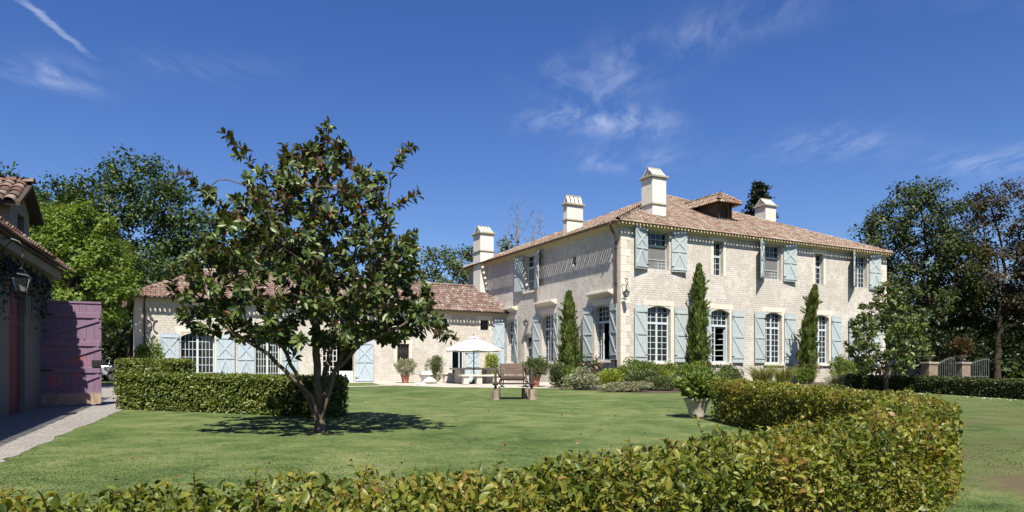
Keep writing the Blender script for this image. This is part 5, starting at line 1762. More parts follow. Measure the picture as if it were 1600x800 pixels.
# ------------------------------------------------------------------ flower beds along the house
def onfront(a, off): x, y = hp(a, -off); return (x, y)
def onleft(t_, off): x, y = hp(-off, t_); return (x, y)
B = [
    ('leafy_shrub', 'leafy green bush below the first front window, right of the corner downpipe', onfront(1.4, 0.9), 1.0, 0.6, 0.95, 3400, 0.085, 'shrub'),
    ('leafy_shrub', 'taller fresh green bush between the first front window and the tall cypress', onfront(3.3, 1.2), 0.9, 0.6, 1.0, 3200, 0.085, 'shrub'),
    ('silver_shrub', 'grey-green mound of fine leaves in front of the corner bushes', (6.3, 29.7), 1.3, 0.6, 0.62, 4200, 0.06, 'shrub_dark'),
    ('silver_shrub', 'pale silvery cushion at the lawn edge right of the corner', (7.2, 28.7), 1.0, 0.5, 0.42, 3200, 0.06, 'silver'),
    ('silver_shrub', 'pale silvery flowering bush left of the house corner', (2.95, 30.7), 0.85, 0.55, 0.85, 3600, 0.06, 'silver'),
    ('leafy_shrub', 'yellow-green bush under the window left of the corner', (4.05, 31.0), 0.62, 0.45, 0.86, 2600, 0.075, 'lime'),
    ('silver_shrub', 'low pale green cushion along the lawn edge below the corner', (4.5, 29.0), 1.2, 0.45, 0.36, 3200, 0.06, 'silver'),
    ('leafy_shrub', 'dark leafy bush beside the terracotta pot', (2.0, 32.4), 0.42, 0.4, 1.05, 1700, 0.075, 'shrub_dark'),
    ('evergreen_shrub', 'dense dark green bush pressed against the cypress left of the corner', onleft(3.25, 0.6), 0.62, 0.55, 2.35, 3600, 0.085, 'shrub_dark'),
    ('evergreen_shrub', 'dark round bush below the second front window', onfront(5.75, 1.1), 0.5, 0.45, 1.0, 2000, 0.08, 'shrub_dark'),
    ('leafy_shrub', 'green bush hugging the foot of the tallest cypress', onfront(4.75, 1.7), 0.5, 0.5, 0.95, 1900, 0.085, 'shrub_dark'),
    ('fluffy_shrub', 'twiggy bush with pinkish flowers left of the bent cypress', onfront(10.9, 1.1), 0.6, 0.5, 1.15, 1900, 0.075, 'silver'),
    ('leafy_shrub', 'bright bushy plant right of the bent cypress', onfront(13.3, 1.2), 0.75, 0.5, 1.35, 2800, 0.09, 'shrub'),
    ('leafy_shrub', 'dark bushy plant below the fourth front window', onfront(14.8, 1.3), 0.9, 0.6, 1.15, 3200, 0.085, 'shrub_dark'),
    ('leafy_shrub', 'tall leafy bush right at the corner below the iron lantern', onfront(0.45, 0.9), 0.75, 0.55, 1.25, 3000, 0.09, 'shrub'),
    ('leafy_shrub', 'bushy green plant under the middle of the first front window', onfront(2.35, 0.8), 0.85, 0.5, 1.2, 3200, 0.085, 'shrub'),
    ('leafy_shrub', 'light green bush just left of the tall cypress foot', onfront(3.95, 0.7), 0.65, 0.5, 1.3, 2600, 0.085, 'lime'),
    ('fluffy_shrub', 'grey-green feathery mound behind the corner lawn edge', (5.35, 30.3), 0.95, 0.55, 0.85, 3200, 0.07, 'shrub_dark'),
    ('fluffy_shrub', 'feathery mid-green mound left of the weathered pot', (8.0, 29.9), 1.0, 0.6, 0.95, 3400, 0.07, 'shrub_dark'),
    ('fluffy_shrub', 'yellowish feathery mound below the corner downpipe', (4.75, 31.6), 0.6, 0.5, 0.95, 2400, 0.075, 'shrub'),
    ('leafy_shrub', 'green bush at the foot of the cypress left of the corner', (2.75, 32.2), 0.6, 0.5, 1.0, 2400, 0.08, 'shrub'),
    ('leafy_shrub', 'bushy plant behind the curved hedge under the third front window', onfront(9.9, 1.6), 0.7, 0.5, 0.8, 2200, 0.08, 'shrub'),
    ('lavender_shrub', 'grey lavender cushion left of the small magnolia trunk', (14.0, 31.3), 1.2, 0.6, 0.62, 3400, 0.07, 'silver'),
    ('lavender_shrub', 'pale grasslike lavender cushion right of the small magnolia trunk', (15.7, 30.4), 0.85, 0.5, 0.62, 3000, 0.07, 'silver'),
]
for nm, lb, pos, rx, ry, h, n, sz, mt in B:
    fl = ('petal_pink', 14, 0.028) if 'pinkish' in lb else ('petal_white', 26, 0.022) if 'flowering' in lb else None
    shrub(nm, lb, pos, rx, ry, h, int(n * 1.25), sz, mt, LEAF_LONG if 'avender' in lb or 'fine' in lb else LEAF_SMALL, 'shrub', fl, up=0.7 if 'avender' in lb else 0.3)
shrub('rose_bush', 'rose bush with pink blooms under the window beside the corner', (3.55, 31.9), 0.55, 0.5, 1.55, 1900, 0.07, 'shrub_dark', LEAF_SMALL, 'rose bush', ('petal_pink', 18, 0.045), lumps=7)
tussock('ornamental_grass', 'arching yellow-green grass clump under the third front window', onfront(7.2, 1.5), 1.0, 1.25, 420, 'straw')
tussock('ornamental_grass', 'tall straw-tipped grass clump right of the third front window', onfront(8.7, 1.4), 0.9, 1.15, 380, 'straw')
tussock('ornamental_grass', 'fresh green spiky plant at the corner below the first front window', onfront(1.0, 1.5), 0.8, 1.05, 380, 'lime')
tussock('ornamental_grass', 'fine upright grass plant between the bushes left of the tall cypress', onfront(3.6, 1.9), 0.7, 0.95, 340, 'lime')
tussock('ornamental_grass', 'small grass clump in front of the bent cypress', onfront(12.0, 2.0), 0.7, 0.8, 300, 'straw')
shrub('climbing_shrub', 'leafy climber at the left corner of the low wing', hp(-18.7, 10.6), 0.85, 0.5, 1.95, 3200, 0.10, 'shrub', LEAF_SMALL, lumps=8)
shrub('leafy_shrub', 'bush against the wing wall behind the white garden urn', hp(-4.9, 10.2), 0.62, 0.5, 1.55, 3600, 0.075, 'shrub_dark', LEAF_LONG)
# ------------------------------------------------------------------ mauve plank gate
GA = R(21.4)
GH, GL = 2.96, 1.52
gate = thing('plank_gate', 'open mauve plank gate with diagonal braces beside the lodge', 'gate', (-13.47, 21.06, gz(21.2) + 0.04), GA)
nb = 8
rr = random.Random(4)
for i in range(nb):
    a, b = GL * i / nb + 0.003, GL * (i + 1) / nb - 0.003
    mb = MB()
    cut = [0.0, rr.uniform(0, 0.06), rr.uniform(0, 0.05), rr.uniform(0, 0.07)]
    xs = [a, a + (b - a) * 0.35, a + (b - a) * 0.7, b]
    y0, y1 = -0.022 - 0.003 * (i % 2), 0.018
    vs = [(x, y0, c_) for x, c_ in zip(xs, cut)] + [(b, y0, GH), (a, y0, GH)]
    vs += [(x, y1, z) for x, _, z in vs]
    mb.add(vs, [(0, 1, 2, 3, 4, 5), (11, 10, 9, 8, 7, 6), (5, 4, 10, 11), (0, 5, 11, 6), (3, 9, 10, 4), (0, 6, 7, 1), (1, 7, 8, 2), (2, 8, 9, 3)])
    mb.build('board', M['mauve'], gate)
for zc in (2.62, 1.80, 1.02):
    MB().box(0.03, GL - 0.02, -0.062, -0.0255, zc - 0.08, zc + 0.08).build('rail', M['mauve'], gate, bevel=0.006)
MB().box(0.0, GL, -0.05, 0.03, GH + 0.001, GH + 0.06).build('top_rail', M['mauve'], gate, bevel=0.006)
for z0, z1 in ((2.00, 2.50), (1.18, 1.68), (0.30, 0.88)):
    MB().bar((0.10, -0.044, z0), (GL - 0.06, -0.044, z1), 0.034, 0.10).build('brace', M['mauve'], gate)
MB().box(GL - 0.24, GL + 0.01, -0.09, -0.064, 1.12, 1.32).build('lock', M['iron'], gate, bevel=0.008)
MB().tube([(GL - 0.44, -0.04, 1.94), (GL - 0.44, -0.07, 1.90), (GL - 0.44, -0.03, 1.86)], 0.012, 6).build('latch_ring', M['iron'], gate)
for zc in (2.62, 1.02):
    MB().box(-0.06, 0.3, -0.072, -0.0635, zc - 0.02, zc + 0.02).build('strap_hinge', M['iron'], gate)
for zc in (2.25, 1.62):
    MB().bar((GL - 0.05, -0.02, zc), (GL + 0.06, -0.05, zc), 0.02, 0.02).build('hook', M['iron'], gate)
def stroke(pts, wdt):
    mb = MB(); vs, fs = [], []
    for i, (x, z) in enumerate(pts):
        x1, z1 = pts[min(i + 1, len(pts) - 1)]; x0, z0 = pts[max(i - 1, 0)]
        d = Vector((x1 - x0, z1 - z0)).normalized(); q = Vector((-d.y, d.x)) * wdt / 2
        vs += [(x + q.x, -0.0275, z + q.y), (x - q.x, -0.0275, z - q.y)]
    for i in range(len(pts) - 1): fs.append((2 * i, 2 * i + 1, 2 * i + 3, 2 * i + 2))
    mb.add(vs, fs).build('paint_scrawl', M['red_graffiti'], gate)
stroke([(0.62, 1.22), (0.72, 1.30), (0.84, 1.40), (0.95, 1.44), (1.03, 1.47)], 0.05)
stroke([(1.03, 1.47), (1.10, 1.40), (1.13, 1.28), (1.13, 1.14)], 0.022)
stroke([(0.98, 1.40), (0.93, 1.27), (0.84, 1.14)], 0.07)
stroke([(0.16, 0.90), (0.22, 0.72), (0.25, 0.52)], 0.05)
stroke([(0.34, 0.88), (0.30, 0.70), (0.38, 0.55), (0.46, 0.72), (0.50, 0.86)], 0.045)
stroke([(0.72, 0.86), (0.86, 0.92), (0.98, 0.86), (0.92, 0.76), (0.80, 0.74)], 0.04)


# ------------------------------------------------------------------ lanterns
def lantern(name, label, loc, rotz, s=1.0, hook=None, group='wall lanterns'):
    """four-sided street lantern: tapered glass, hipped roof, ring"""
    t = thing(name, label, 'lantern', loc, rotz)
    w0, w1, h = 0.12 * s, 0.20 * s, 0.36 * s
    MB().frustum(0, 0, 0, h, w0 * 2 * 0.94, w0 * 2 * 0.94, w1 * 2 * 0.94, w1 * 2 * 0.94).build('glass', M['lamp_glass'], t)
    fr_ = MB()
    for sx, sy in ((-1, -1), (1, -1), (1, 1), (-1, 1)):
        fr_.bar((sx * w0, sy * w0, -0.01), (sx * w1, sy * w1, h), 0.022 * s, 0.022 * s)
    fr_.box(-w0 - 0.015 * s, w0 + 0.015 * s, -w0 - 0.015 * s, w0 + 0.015 * s, -0.05 * s, -0.012 * s)
    for a_, b_ in (((-1, -1), (1, -1)), ((1, -1), (1, 1)), ((1, 1), (-1, 1)), ((-1, 1), (-1, -1))):
        fr_.bar((a_[0] * w1, a_[1] * w1, h + 0.012), (b_[0] * w1, b_[1] * w1, h + 0.012), 0.03 * s, 0.03 * s)
    fr_.build('cage', M['lantern_iron'], t)
    rf = MB()
    rf.frustum(0, 0, h + 0.03, h + 0.15 * s, w1 * 2.3, w1 * 2.3, w1 * 1.1, w1 * 1.1)
    rf.frustum(0, 0, h + 0.151 * s, h + 0.22 * s, w1 * 0.75, w1 * 0.75, w1 * 0.85, w1 * 0.85)
    rf.frustum(0, 0, h + 0.221 * s, h + 0.29 * s, w1 * 1.0, w1 * 1.0, w1 * 0.2, w1 * 0.2)
    rf.build('lantern_roof', M['lantern_iron'], t)
    MB().lathe([(0.03 * s, 0.02), (0.05 * s, 0.09 * s), (0.045 * s, 0.15 * s), (0.015 * s, 0.19 * s)], 10).build('bulb', M['amber'], t, smooth=True)
    if hook: hook(t, h + 0.29 * s, s)
    return t


def lodge_hook(t, z, s):
    MB().tube([(0, 0, z - 0.03), (0.03, 0, z + 0.10), (0, 0, z + 0.2), (-0.04, 0, z + 0.12), (0.0, 0, z + 0.16), (0.03, 0, z + 0.30), (0.02, 0, z + 0.48), (-0.05, 0, z + 0.60), (-0.18, 0, z + 0.64), (-0.85, 0, z + 0.66)], 0.016, 8).build('bracket', M['grey_iron'], t, smooth=True)
    MB().tube([(-0.18, 0, z + 0.62), (-0.45, 0, z + 0.25), (-0.84, 0, z + 0.05)], 0.012, 6).build('brace', M['iron'], t, smooth=True)


lantern('street_lantern', 'square glass lantern hanging from a bracket on the shaded lodge', (-11.08, 16.62, 3.50), R(21.6), 0.82, lodge_hook)
MB_ = None


def corner_bracket(t, z, s):
    b = MB()
    b.tube([(0, 0, z - 0.02), (0, 0, z + 0.12)], 0.018, 6)
    b.tube([(0, 0, z + 0.12), (0.10, 0, z + 0.30), (0.02, 0, z + 0.5), (-0.06, 0, z + 0.36), (0.06, 0, z + 0.22)], 0.016, 6)
    b.tube([(-0.16, 0, z + 0.18), (0.16, 0, z + 0.18)], 0.014, 6); b.tube([(-0.12, 0, z + 0.45), (0.14, 0, z + 0.45)], 0.012, 6)
    b.tube([(0, 0, z + 0.18), (0, 0.36, z + 0.24)], 0.016, 6)
    b.build('bracket', M['iron'], t)


cx_, cy_ = hp(-0.02, -0.34)
lantern('corner_lantern', 'iron lantern on a scrolled bracket at the corner of the big house', (cx_ + 0.06, cy_, 1.1 + 4.02), R(28), 0.50, corner_bracket)
dx_, dy_ = hp(-0.16, 8.5)
lantern('door_lantern', 'small lantern above the narrow side door of the big house', (dx_, dy_, 1.1 + 3.25), R(28), 0.55)
sx_, sy_ = hp(-4.0, 11.2 - 0.02)
wl_ = thing('amber_lamp', 'small amber glass lamp hanging in the left square grille window', 'lamp', (sx_, sy_, 1.1 + 3.22))
MB().lathe([(0.02, 0), (0.085, 0.05), (0.10, 0.12), (0.06, 0.20), (0.02, 0.22)], 12).build('globe', M['amber'], wl_, smooth=True)
MB().tube([(0, 0, 0.21), (0, 0, 0.42)], 0.008, 6).build('hook', M['iron'], wl_)

# ------------------------------------------------------------------ old carriage seat on stumps
CX, CY = 0.03, 24.55
CZ = gz(CY)
car = thing('carriage_seat', 'old wooden carriage seat with iron arms standing on log stumps on the lawn', 'carriage', (CX, CY, CZ), R(6))
MB().box(-0.43, 0.43, -0.30, 0.28, 0.72, 0.80).build('seat', M['grey_wood'], car, bevel=0.02)
MB().box(-0.45, 0.45, -0.32, -0.25, 0.665, 0.718).build('seat_rail', M['dark_wood'], car, bevel=0.01)
for k in range(2):
    z0 = 0.84 + k * 0.185
    MB().add([(-0.36 + 0.005 * k, 0.22 + 0.06 * k, z0), (0.36 - 0.005 * k, 0.22 + 0.06 * k, z0), (0.36 - 0.01 * k, 0.28 + 0.06 * k, z0 + 0.175), (-0.36 + 0.01 * k, 0.28 + 0.06 * k, z0 + 0.175),
              (-0.36 + 0.005 * k, 0.26 + 0.06 * k, z0), (0.36 - 0.005 * k, 0.26 + 0.06 * k, z0), (0.36 - 0.01 * k, 0.32 + 0.06 * k, z0 + 0.175), (-0.36 + 0.01 * k, 0.32 + 0.06 * k, z0 + 0.175)],
             [(0, 1, 2, 3), (7, 6, 5, 4), (0, 4, 5, 1), (1, 5, 6, 2), (2, 6, 7, 3), (3, 7, 4, 0)]).build('back_plank', M['grey_wood'], car, bevel=0.012)
for s in (-1, 1):
    MB().bar((s * 0.39, 0.24, 0.72), (s * 0.38, 0.36, 1.20), 0.05, 0.05).build('back_post', M['dark_wood'], car)
    # sweeping arm iron
    MB().tube([(s * 0.80, -0.05, 1.17), (s * 0.70, -0.02, 1.18), (s * 0.60, 0.0, 1.10), (s * 0.54, 0.02, 0.98), (s * 0.48, 0.02, 0.84), (s * 0.43, 0.0, 0.74)] if s < 0 else
              [(0.50, 0.10, 1.14), (0.52, 0.05, 1.04), (0.50, 0.02, 0.92), (0.46, 0.0, 0.80), (0.43, 0.0, 0.74)], [0.014, 0.02, 0.026, 0.030, 0.032, 0.03] if s < 0 else [0.016, 0.022, 0.026, 0.028, 0.03], 8).build('arm', M['dark_wood'], car, smooth=True)
    MB().bar((s * 0.47, 0.05, 0.80), (s * 0.44, 0.28, 1.08), 0.025, 0.22).build('side_panel', M['dark_wood'], car)
    # elliptic spring below the seat
    MB().tube([(s * 0.46, -0.16, 0.66), (s * 0.48, -0.16, 0.56), (s * 0.40, -0.16, 0.46), (s * 0.30, -0.16, 0.41)], 0.019, 6).build('spring', M['iron'], car, smooth=True)
    MB().tube([(s * 0.34, -0.16, 0.66), (s * 0.33, -0.16, 0.52), (s * 0.38, -0.16, 0.43), (s * 0.50, -0.16, 0.41)], 0.016, 6).build('spring', M['iron'], car, smooth=True)
    up_ = MB()
    up_.tube([(s * 0.60, -0.22, 0.36), (s * 0.60, -0.22, 0.60), (s * 0.60, -0.22, 0.86), (s * 0.598, -0.22, 1.08)], [0.044, 0.060 if s > 0 else 0.046, 0.052 if s > 0 else 0.04, 0.010], 8)
    up_.build('upright_shaft', M['dark_wood'], car, smooth=True)
    MB().tube([(s * 0.52, -0.22, 0.53), (s * 0.70, -0.22, 0.53)], 0.055, 12).build('hub', M['dark_wood'], car, smooth=True)
    MB().bar((s * 0.38, -0.20, 0.63), (s * 0.52, -0.20, 0.53), 0.05, 0.05).build('spring_block', M['dark_wood'], car)
MB().tube([(-0.66, -0.22, 0.53), (0.66, -0.22, 0.53)], 0.028, 8).build('axle', M['dark_wood'], car, smooth=True)
MB().tube([(-0.42, 0.20, 0.66), (0.42, 0.20, 0.66)], 0.025, 8).build('axle', M['dark_wood'], car, smooth=True)


def stump(label, x, y, r, h, seed):
    rr = random.Random(seed)
    t = thing('log_stump', label, 'stump', (x, y, gz(y) - 0.02), rr.uniform(0, 3), 'log stumps under the carriage seat')
    mb = MB(); n = 14
    rs = [r * rr.uniform(0.9, 1.1) for _ in range(n)]
    vs = []
    for z, k in ((0, 1.08), (h * 0.3, 1.0), (h * 0.8, 0.98), (h, 0.96)):
        for i in range(n):
            a = 2 * math.pi * i / n; vs.append((math.cos(a) * rs[i] * k, math.sin(a) * rs[i] * k, z))
    fs = [(j * n + i, j * n + (i + 1) % n, (j + 1) * n + (i + 1) % n, (j + 1) * n + i) for j in range(3) for i in range(n)]
    mb.add(vs, fs); mb.build('bark', M['stump'], t)
    MB().add([(math.cos(2 * math.pi * i / n) * rs[i] * 0.955, math.sin(2 * math.pi * i / n) * rs[i] * 0.955, h + 0.002) for i in range(n)], [tuple(range(n))]).build('cut_face', M['grey_wood'], t)
ca, sa = math.cos(R(6)), math.sin(R(6))
for lb, lx, ly, r_, h_, sd_ in (('front left log stump under the carriage seat', -0.60, -0.22, 0.125, 0.36, 1), ('front right log stump, thickest under the carriage seat', 0.63, -0.26, 0.14, 0.37, 2),
                                ('rear log stump showing dark beside the front right one', 0.44, 0.24, 0.12, 0.38, 3), ('rear left log stump hidden behind the front left one', -0.50, 0.26, 0.115, 0.38, 4)):
    stump(lb, CX + lx * ca - ly * sa, CY + lx * sa + ly * ca, r_, h_, sd_)

# ------------------------------------------------------------------ pots, urns, stones
def potted(name, label, loc, r, h, pm, prof, plant, z0=None, cat='potted plant'):
    z = gz(loc[1]) + 0.006 if z0 is None else z0
    t = thing(name, label, cat, (loc[0], loc[1], z))
    p = MB().lathe([(a * r, b * h) for a, b in prof], 24)
    p.build('pot', M[pm], t, smooth=True)
    MB().lathe([(0.001, h * 0.9), (prof[-1][0] * r * 0.86, h * 0.9)], 20, cap=False).build('soil', M['soil'], t)
    if plant:
        mat, pr, ph, n, sz, shape, up = plant
        d = rand_dirs(n); rad = RNG.uniform(0.2, 1, (n, 1)) ** 0.5
        P = d * rad * np.array([pr, pr, ph * 0.55]) * (1 + 0.2 * np.sin(d[:, :1] * 7 + d[:, 2:] * 5)) + np.array([0, 0, h * 0.92 + ph * 0.52])
        P[:, 2] = np.maximum(P[:, 2], h * 0.80)
        st = MB()
        for k in range(7):
            a = k * 0.9
            st.tube([(0.02 * math.cos(a), 0.02 * math.sin(a), h * 0.85), (pr * 0.55 * math.cos(a), pr * 0.55 * math.sin(a), h + ph * 0.6)], [0.012, 0.005], 5, cap=False)
        st.build('stems', M['twig'], t)
        leaf_obj('leaves', P, d * 0.7 + rand_dirs(n) * 0.55 + np.array([0, 0, up]), rand_dirs(n) * 0.5 + d * 0.3 + np.array([0, 0, 0.7]), RNG.uniform(0.65, 1.3, n) * sz, shape, M[mat], t)
    return t
POT = [(0.62, 0), (0.66, 0.04), (0.70, 0.2), (0.80, 0.6), (0.86, 0.78), (0.87, 0.80), (1.0, 0.82), (1.0, 0.97), (0.96, 1.0), (0.88, 1.0), (0.85, 0.86)]
URN = [(0.55, 0), (0.60, 0.03), (0.60, 0.10), (0.70, 0.35), (0.84, 0.66), (0.90, 0.72), (0.88, 0.76), (0.98, 0.82), (1.06, 0.90), (1.06, 0.97), (0.98, 1.0), (0.86, 1.0), (0.84, 0.88)]
potted('garden_pot', 'weathered stone-coloured pot with a leafy bush at the end of the curved hedge', (4.46, 17.75), 0.30, 0.47, 'old_pot', URN, ('shrub', 0.48, 0.62, 2300, 0.085, LEAF_OVAL, 0.3))
potted('terracotta_pot', 'terracotta pot with a green bush beside the carriage seat', (1.05, 33.1), 0.25, 0.50, 'terracotta', POT, ('shrub_dark', 0.62, 0.80, 2200, 0.10, LEAF_LONG, 0.5))
potted('terracotta_pot', 'terracotta pot with pale wispy plant below the grille window', (-5.40, 37.2), 0.24, 0.42, 'terracotta', POT, ('silver', 0.52, 0.75, 1900, 0.10, LEAF_LONG, 0.5))
pu = thing('stone_urn', 'white square-topped garden urn on the terrace below the grille window', 'urn', (-4.42, 37.4, gz(37.4) + 0.008), HA)
MB().frustum(0, 0, 0, 0.10, 0.42, 0.42, 0.36, 0.36).frustum(0, 0, 0.101, 0.40, 0.22, 0.22, 0.50, 0.50).build('bowl', M['white_stone'], pu, bevel=0.015)
MB().box(-0.30, 0.30, -0.30, 0.30, 0.401, 0.47).build('rim', M['white_stone'], pu, bevel=0.012)
MB().box(-0.25, 0.25, -0.25, 0.25, 0.471, 0.60).build('plinth', M['white_stone'], pu, bevel=0.012)


def boulder(name, label, loc, r, seed, m='pale_stone'):
    rr = random.Random(seed)
    mb = MB(); n, k = 14, 7
    vs = []
    for j in range(k + 1):
        th = math.pi * j / k
        for i in range(n):
            a = 2 * math.pi * i / n
            f = 1 + 0.14 * math.sin(a * 2 + seed + th * 2) + rr.uniform(-0.06, 0.06)
            vs.append((math.cos(a) * math.sin(th) * r[0] * f, math.sin(a) * math.sin(th) * r[1] * f, max(-0.05, math.cos(th) * r[2] * (1 + 0.1 * math.sin(a * 3)))))
    fs = [(j * n + i, j * n + (i + 1) % n, (j + 1) * n + (i + 1) % n, (j + 1) * n + i) for j in range(k) for i in range(n)]
    mb.add(vs, fs)
    return tag(mb.build(name, M[m], None, (loc[0], loc[1], gz(loc[1]) + r[2] * 0.35), smooth=True), label, 'stone')
boulder('boulder', 'large pale rounded boulder on the terrace beside the white urn', (-4.05, 36.3), (0.34, 0.26, 0.24), 3)
boulder('boulder', 'small pale stone lying at the terrace edge in front of the urn', (-4.25, 34.6), (0.20, 0.16, 0.11), 5, 'white_stone')

# planter box trellis plant by the blue door
pl = thing('stone_planter', 'stone planter with a square yellow-green bush beside the blue terrace door', 'planter', (*hp(-1.35, 10.3), gz(40) + 0.01), HA)
MB().box(-0.34, 0.34, -0.22, 0.22, 0, 0.42).build('box', M['pale_stone'], pl, bevel=0.02)
n = 1900
P = RNG.uniform(-1, 1, (n, 3)) * np.array([0.36, 0.22, 0.52]) * (1 + 0.1 * RNG.normal(size=(n, 1))) + np.array([0, 0, 0.98])
leaf_obj('leaves', P, rand_dirs(n) + np.array([0, -0.3, 0.2]), rand_dirs(n) * 0.6 + np.array([0, -0.3, 0.7]), RNG.uniform(0.06, 0.12, n), LEAF_SMALL, M['lime'], pl)

# ------------------------------------------------------------------ parasol, table, benches
pz = gz(36.2) + 0.008
um = thing('garden_parasol', 'open white canvas parasol over the stone table on the terrace', 'parasol', (-1.88, 36.2, pz), R(10))
MB().tube([(0, 0, 0), (0, 0, 2.36)], 0.030, 10).build('pole', M['pole'], um, smooth=True)
MB().lathe([(0.30, 0), (0.30, 0.05), (0.10, 0.09), (0.05, 0.22)], 20).build('base', M['pole'], um, smooth=True)
MB().lathe([(0.012, 2.36), (0.032, 2.40), (0.012, 2.46)], 10).build('finial', M['pole'], um, smooth=True)
cv = MB()
NR, rim, ze_, zt_ = 8, 1.40, 1.70, 2.28
vs, fs = [], []
rings = 7
for j in range(rings):
    f = 0.14 + 0.86 * j / (rings - 1)
    for i in range(NR * 4):
        a = 2 * math.pi * i / (NR * 4); ph = (i % 4) / 4
        sag = math.sin(math.pi * ph)
        r_ = rim * f * (1 - 0.055 * sag)
        z = zt_ - (zt_ - ze_) * (f ** 1.12) - 0.035 * sag * f
        vs.append((math.cos(a) * r_, math.sin(a) * r_, z))
m_ = NR * 4
for j in range(rings - 1):
    for i in range(m_): fs.append((j * m_ + i, (j + 1) * m_ + i, (j + 1) * m_ + (i + 1) % m_, j * m_ + (i + 1) % m_))
b_ = len(vs)
for i in range(m_):
    x, y, z = vs[(rings - 1) * m_ + i]; vs.append((x * 1.004, y * 1.004, z - 0.09))
for i in range(m_): fs.append(((rings - 1) * m_ + i, b_ + i, b_ + (i + 1) % m_, (rings - 1) * m_ + (i + 1) % m_))
cv.add(vs, fs); cv.build('canopy', M['canvas'], um)
tp = MB(); vs = [(0, 0, 2.36)]
for i in range(m_):
    a = 2 * math.pi * i / m_; s_ = math.sin(math.pi * (i % 4) / 4); r_ = 0.36 * (1 - 0.05 * s_)
    vs.append((math.cos(a) * r_, math.sin(a) * r_, 2.225 - 0.01 * s_))
tp.add(vs, [(0, 1 + i, 1 + (i + 1) % m_) for i in range(m_)]); tp.build('vent_cap', M['canvas'], um)
for i in range(NR):
    a = 2 * math.pi * i / NR
    MB().bar((0.03 * math.cos(a), 0.03 * math.sin(a), 2.25), (1.36 * math.cos(a), 1.36 * math.sin(a), 1.685), 0.018, 0.022).build('rib', M['pole'], um)


def trestle(name, label, loc, rotz, L, dp_, h, leg_x, cat):
    t = thing(name, label, cat, (loc[0], loc[1], gz(loc[1]) + 0.008), rotz)
    MB().box(-L / 2, L / 2, -dp_ / 2, dp_ / 2, h - 0.09, h).build('slab', M['pale_stone'], t, bevel=0.012)
    for x in leg_x:
        MB().box(x - 0.14, x + 0.14, -dp_ / 2 + 0.06, dp_ / 2 - 0.06, 0, h - 0.091).build('leg', M['pale_stone'], t, bevel=0.012)
trestle('stone_table', 'long pale stone table under the white parasol', (-1.95, 37.1), HA, 2.3, 0.75, 0.76, (-0.75, 0.75), 'table')
trestle('stone_bench', 'pale stone bench in front of the table under the parasol', (-1.55, 35.9), HA, 2.1, 0.42, 0.46, (-0.80, -0.1, 0.80), 'bench')
trestle('stone_bench', 'short pale stone bench end left of the dark terrace doorway', (-3.25, 37.6), HA, 0.62, 0.5, 0.50, (-0.12, 0.14), 'bench')

# ------------------------------------------------------------------ gate piers and iron railing at the right
def pier(label, loc, w, h, bush):
    t = thing('gate_pier', label, 'pier', (loc[0], loc[1], gz(loc[1])), R(14), 'brick gate piers')
    rr = random.Random(int(loc[0] * 10))
    rows = int(h / 0.16)
    for j in range(rows):
        z0 = j * 0.16
        n = 3
        for side in range(4):
            c_, s_ = math.cos(side * math.pi / 2), math.sin(side * math.pi / 2)
            for i in range(n):
                a = -w / 2 + w * i / n + 0.006 + (0.0 if j % 2 else 0); b = -w / 2 + w * (i + 1) / n - 0.006
                y0, y1 = -w / 2 - rr.uniform(0, 0.008), -w / 2 + 0.08
                if i == n - 1: b -= 0.08
                mb = MB().box(a, b, y0, y1, z0 + 0.005, z0 + 0.155)
                mb.v = [(x * c_ - y * s_, x * s_ + y * c_, z) for x, y, z in mb.v]
                mb.build('brick', M['brick'], t)
    MB().box(-w / 2 + 0.03, w / 2 - 0.03, -w / 2 + 0.03, w / 2 - 0.03, -0.1, rows * 0.16).build('core', M['pier_stone'], t)
    MB().box(-w / 2 - 0.07, w / 2 + 0.07, -w / 2 - 0.07, w / 2 + 0.07, rows * 0.16 + 0.001, rows * 0.16 + 0.15).build('coping', M['pier_stone'], t, bevel=0.03)
    return rows * 0.16 + 0.15
p1, p2 = (28.35, 50.0), (30.75, 50.3)
h1 = pier('square brick gate pier with stone top nearest the house', p1, 0.70, 1.16, False)
h2 = pier('square brick gate pier with stone top between the two iron railings', p2, 0.70, 1.16, True)
DISH = [(0.35, 0), (0.42, 0.08), (0.28, 0.2), (0.26, 0.35), (0.6, 0.55), (0.62, 0.62), (0.95, 0.82), (1.05, 0.9), (1.05, 1.0), (0.92, 1.0), (0.88, 0.9)]
potted('pier_urn', 'shallow stone urn on the gate pier nearest the house', p1, 0.36, 0.46, 'pier_stone', DISH, ('rust_shrub', 0.30, 0.25, 350, 0.11, LEAF_SMALL, 0.2), gz(50) + h1 + 0.002, 'urn')
potted('pier_urn', 'shallow stone urn holding a tall rusty-green bush on the middle gate pier', p2, 0.38, 0.46, 'pier_stone', DISH, ('rust_shrub', 0.62, 1.15, 1500, 0.14, LEAF_SMALL, 0.3), gz(50) + h2 + 0.002, 'urn')


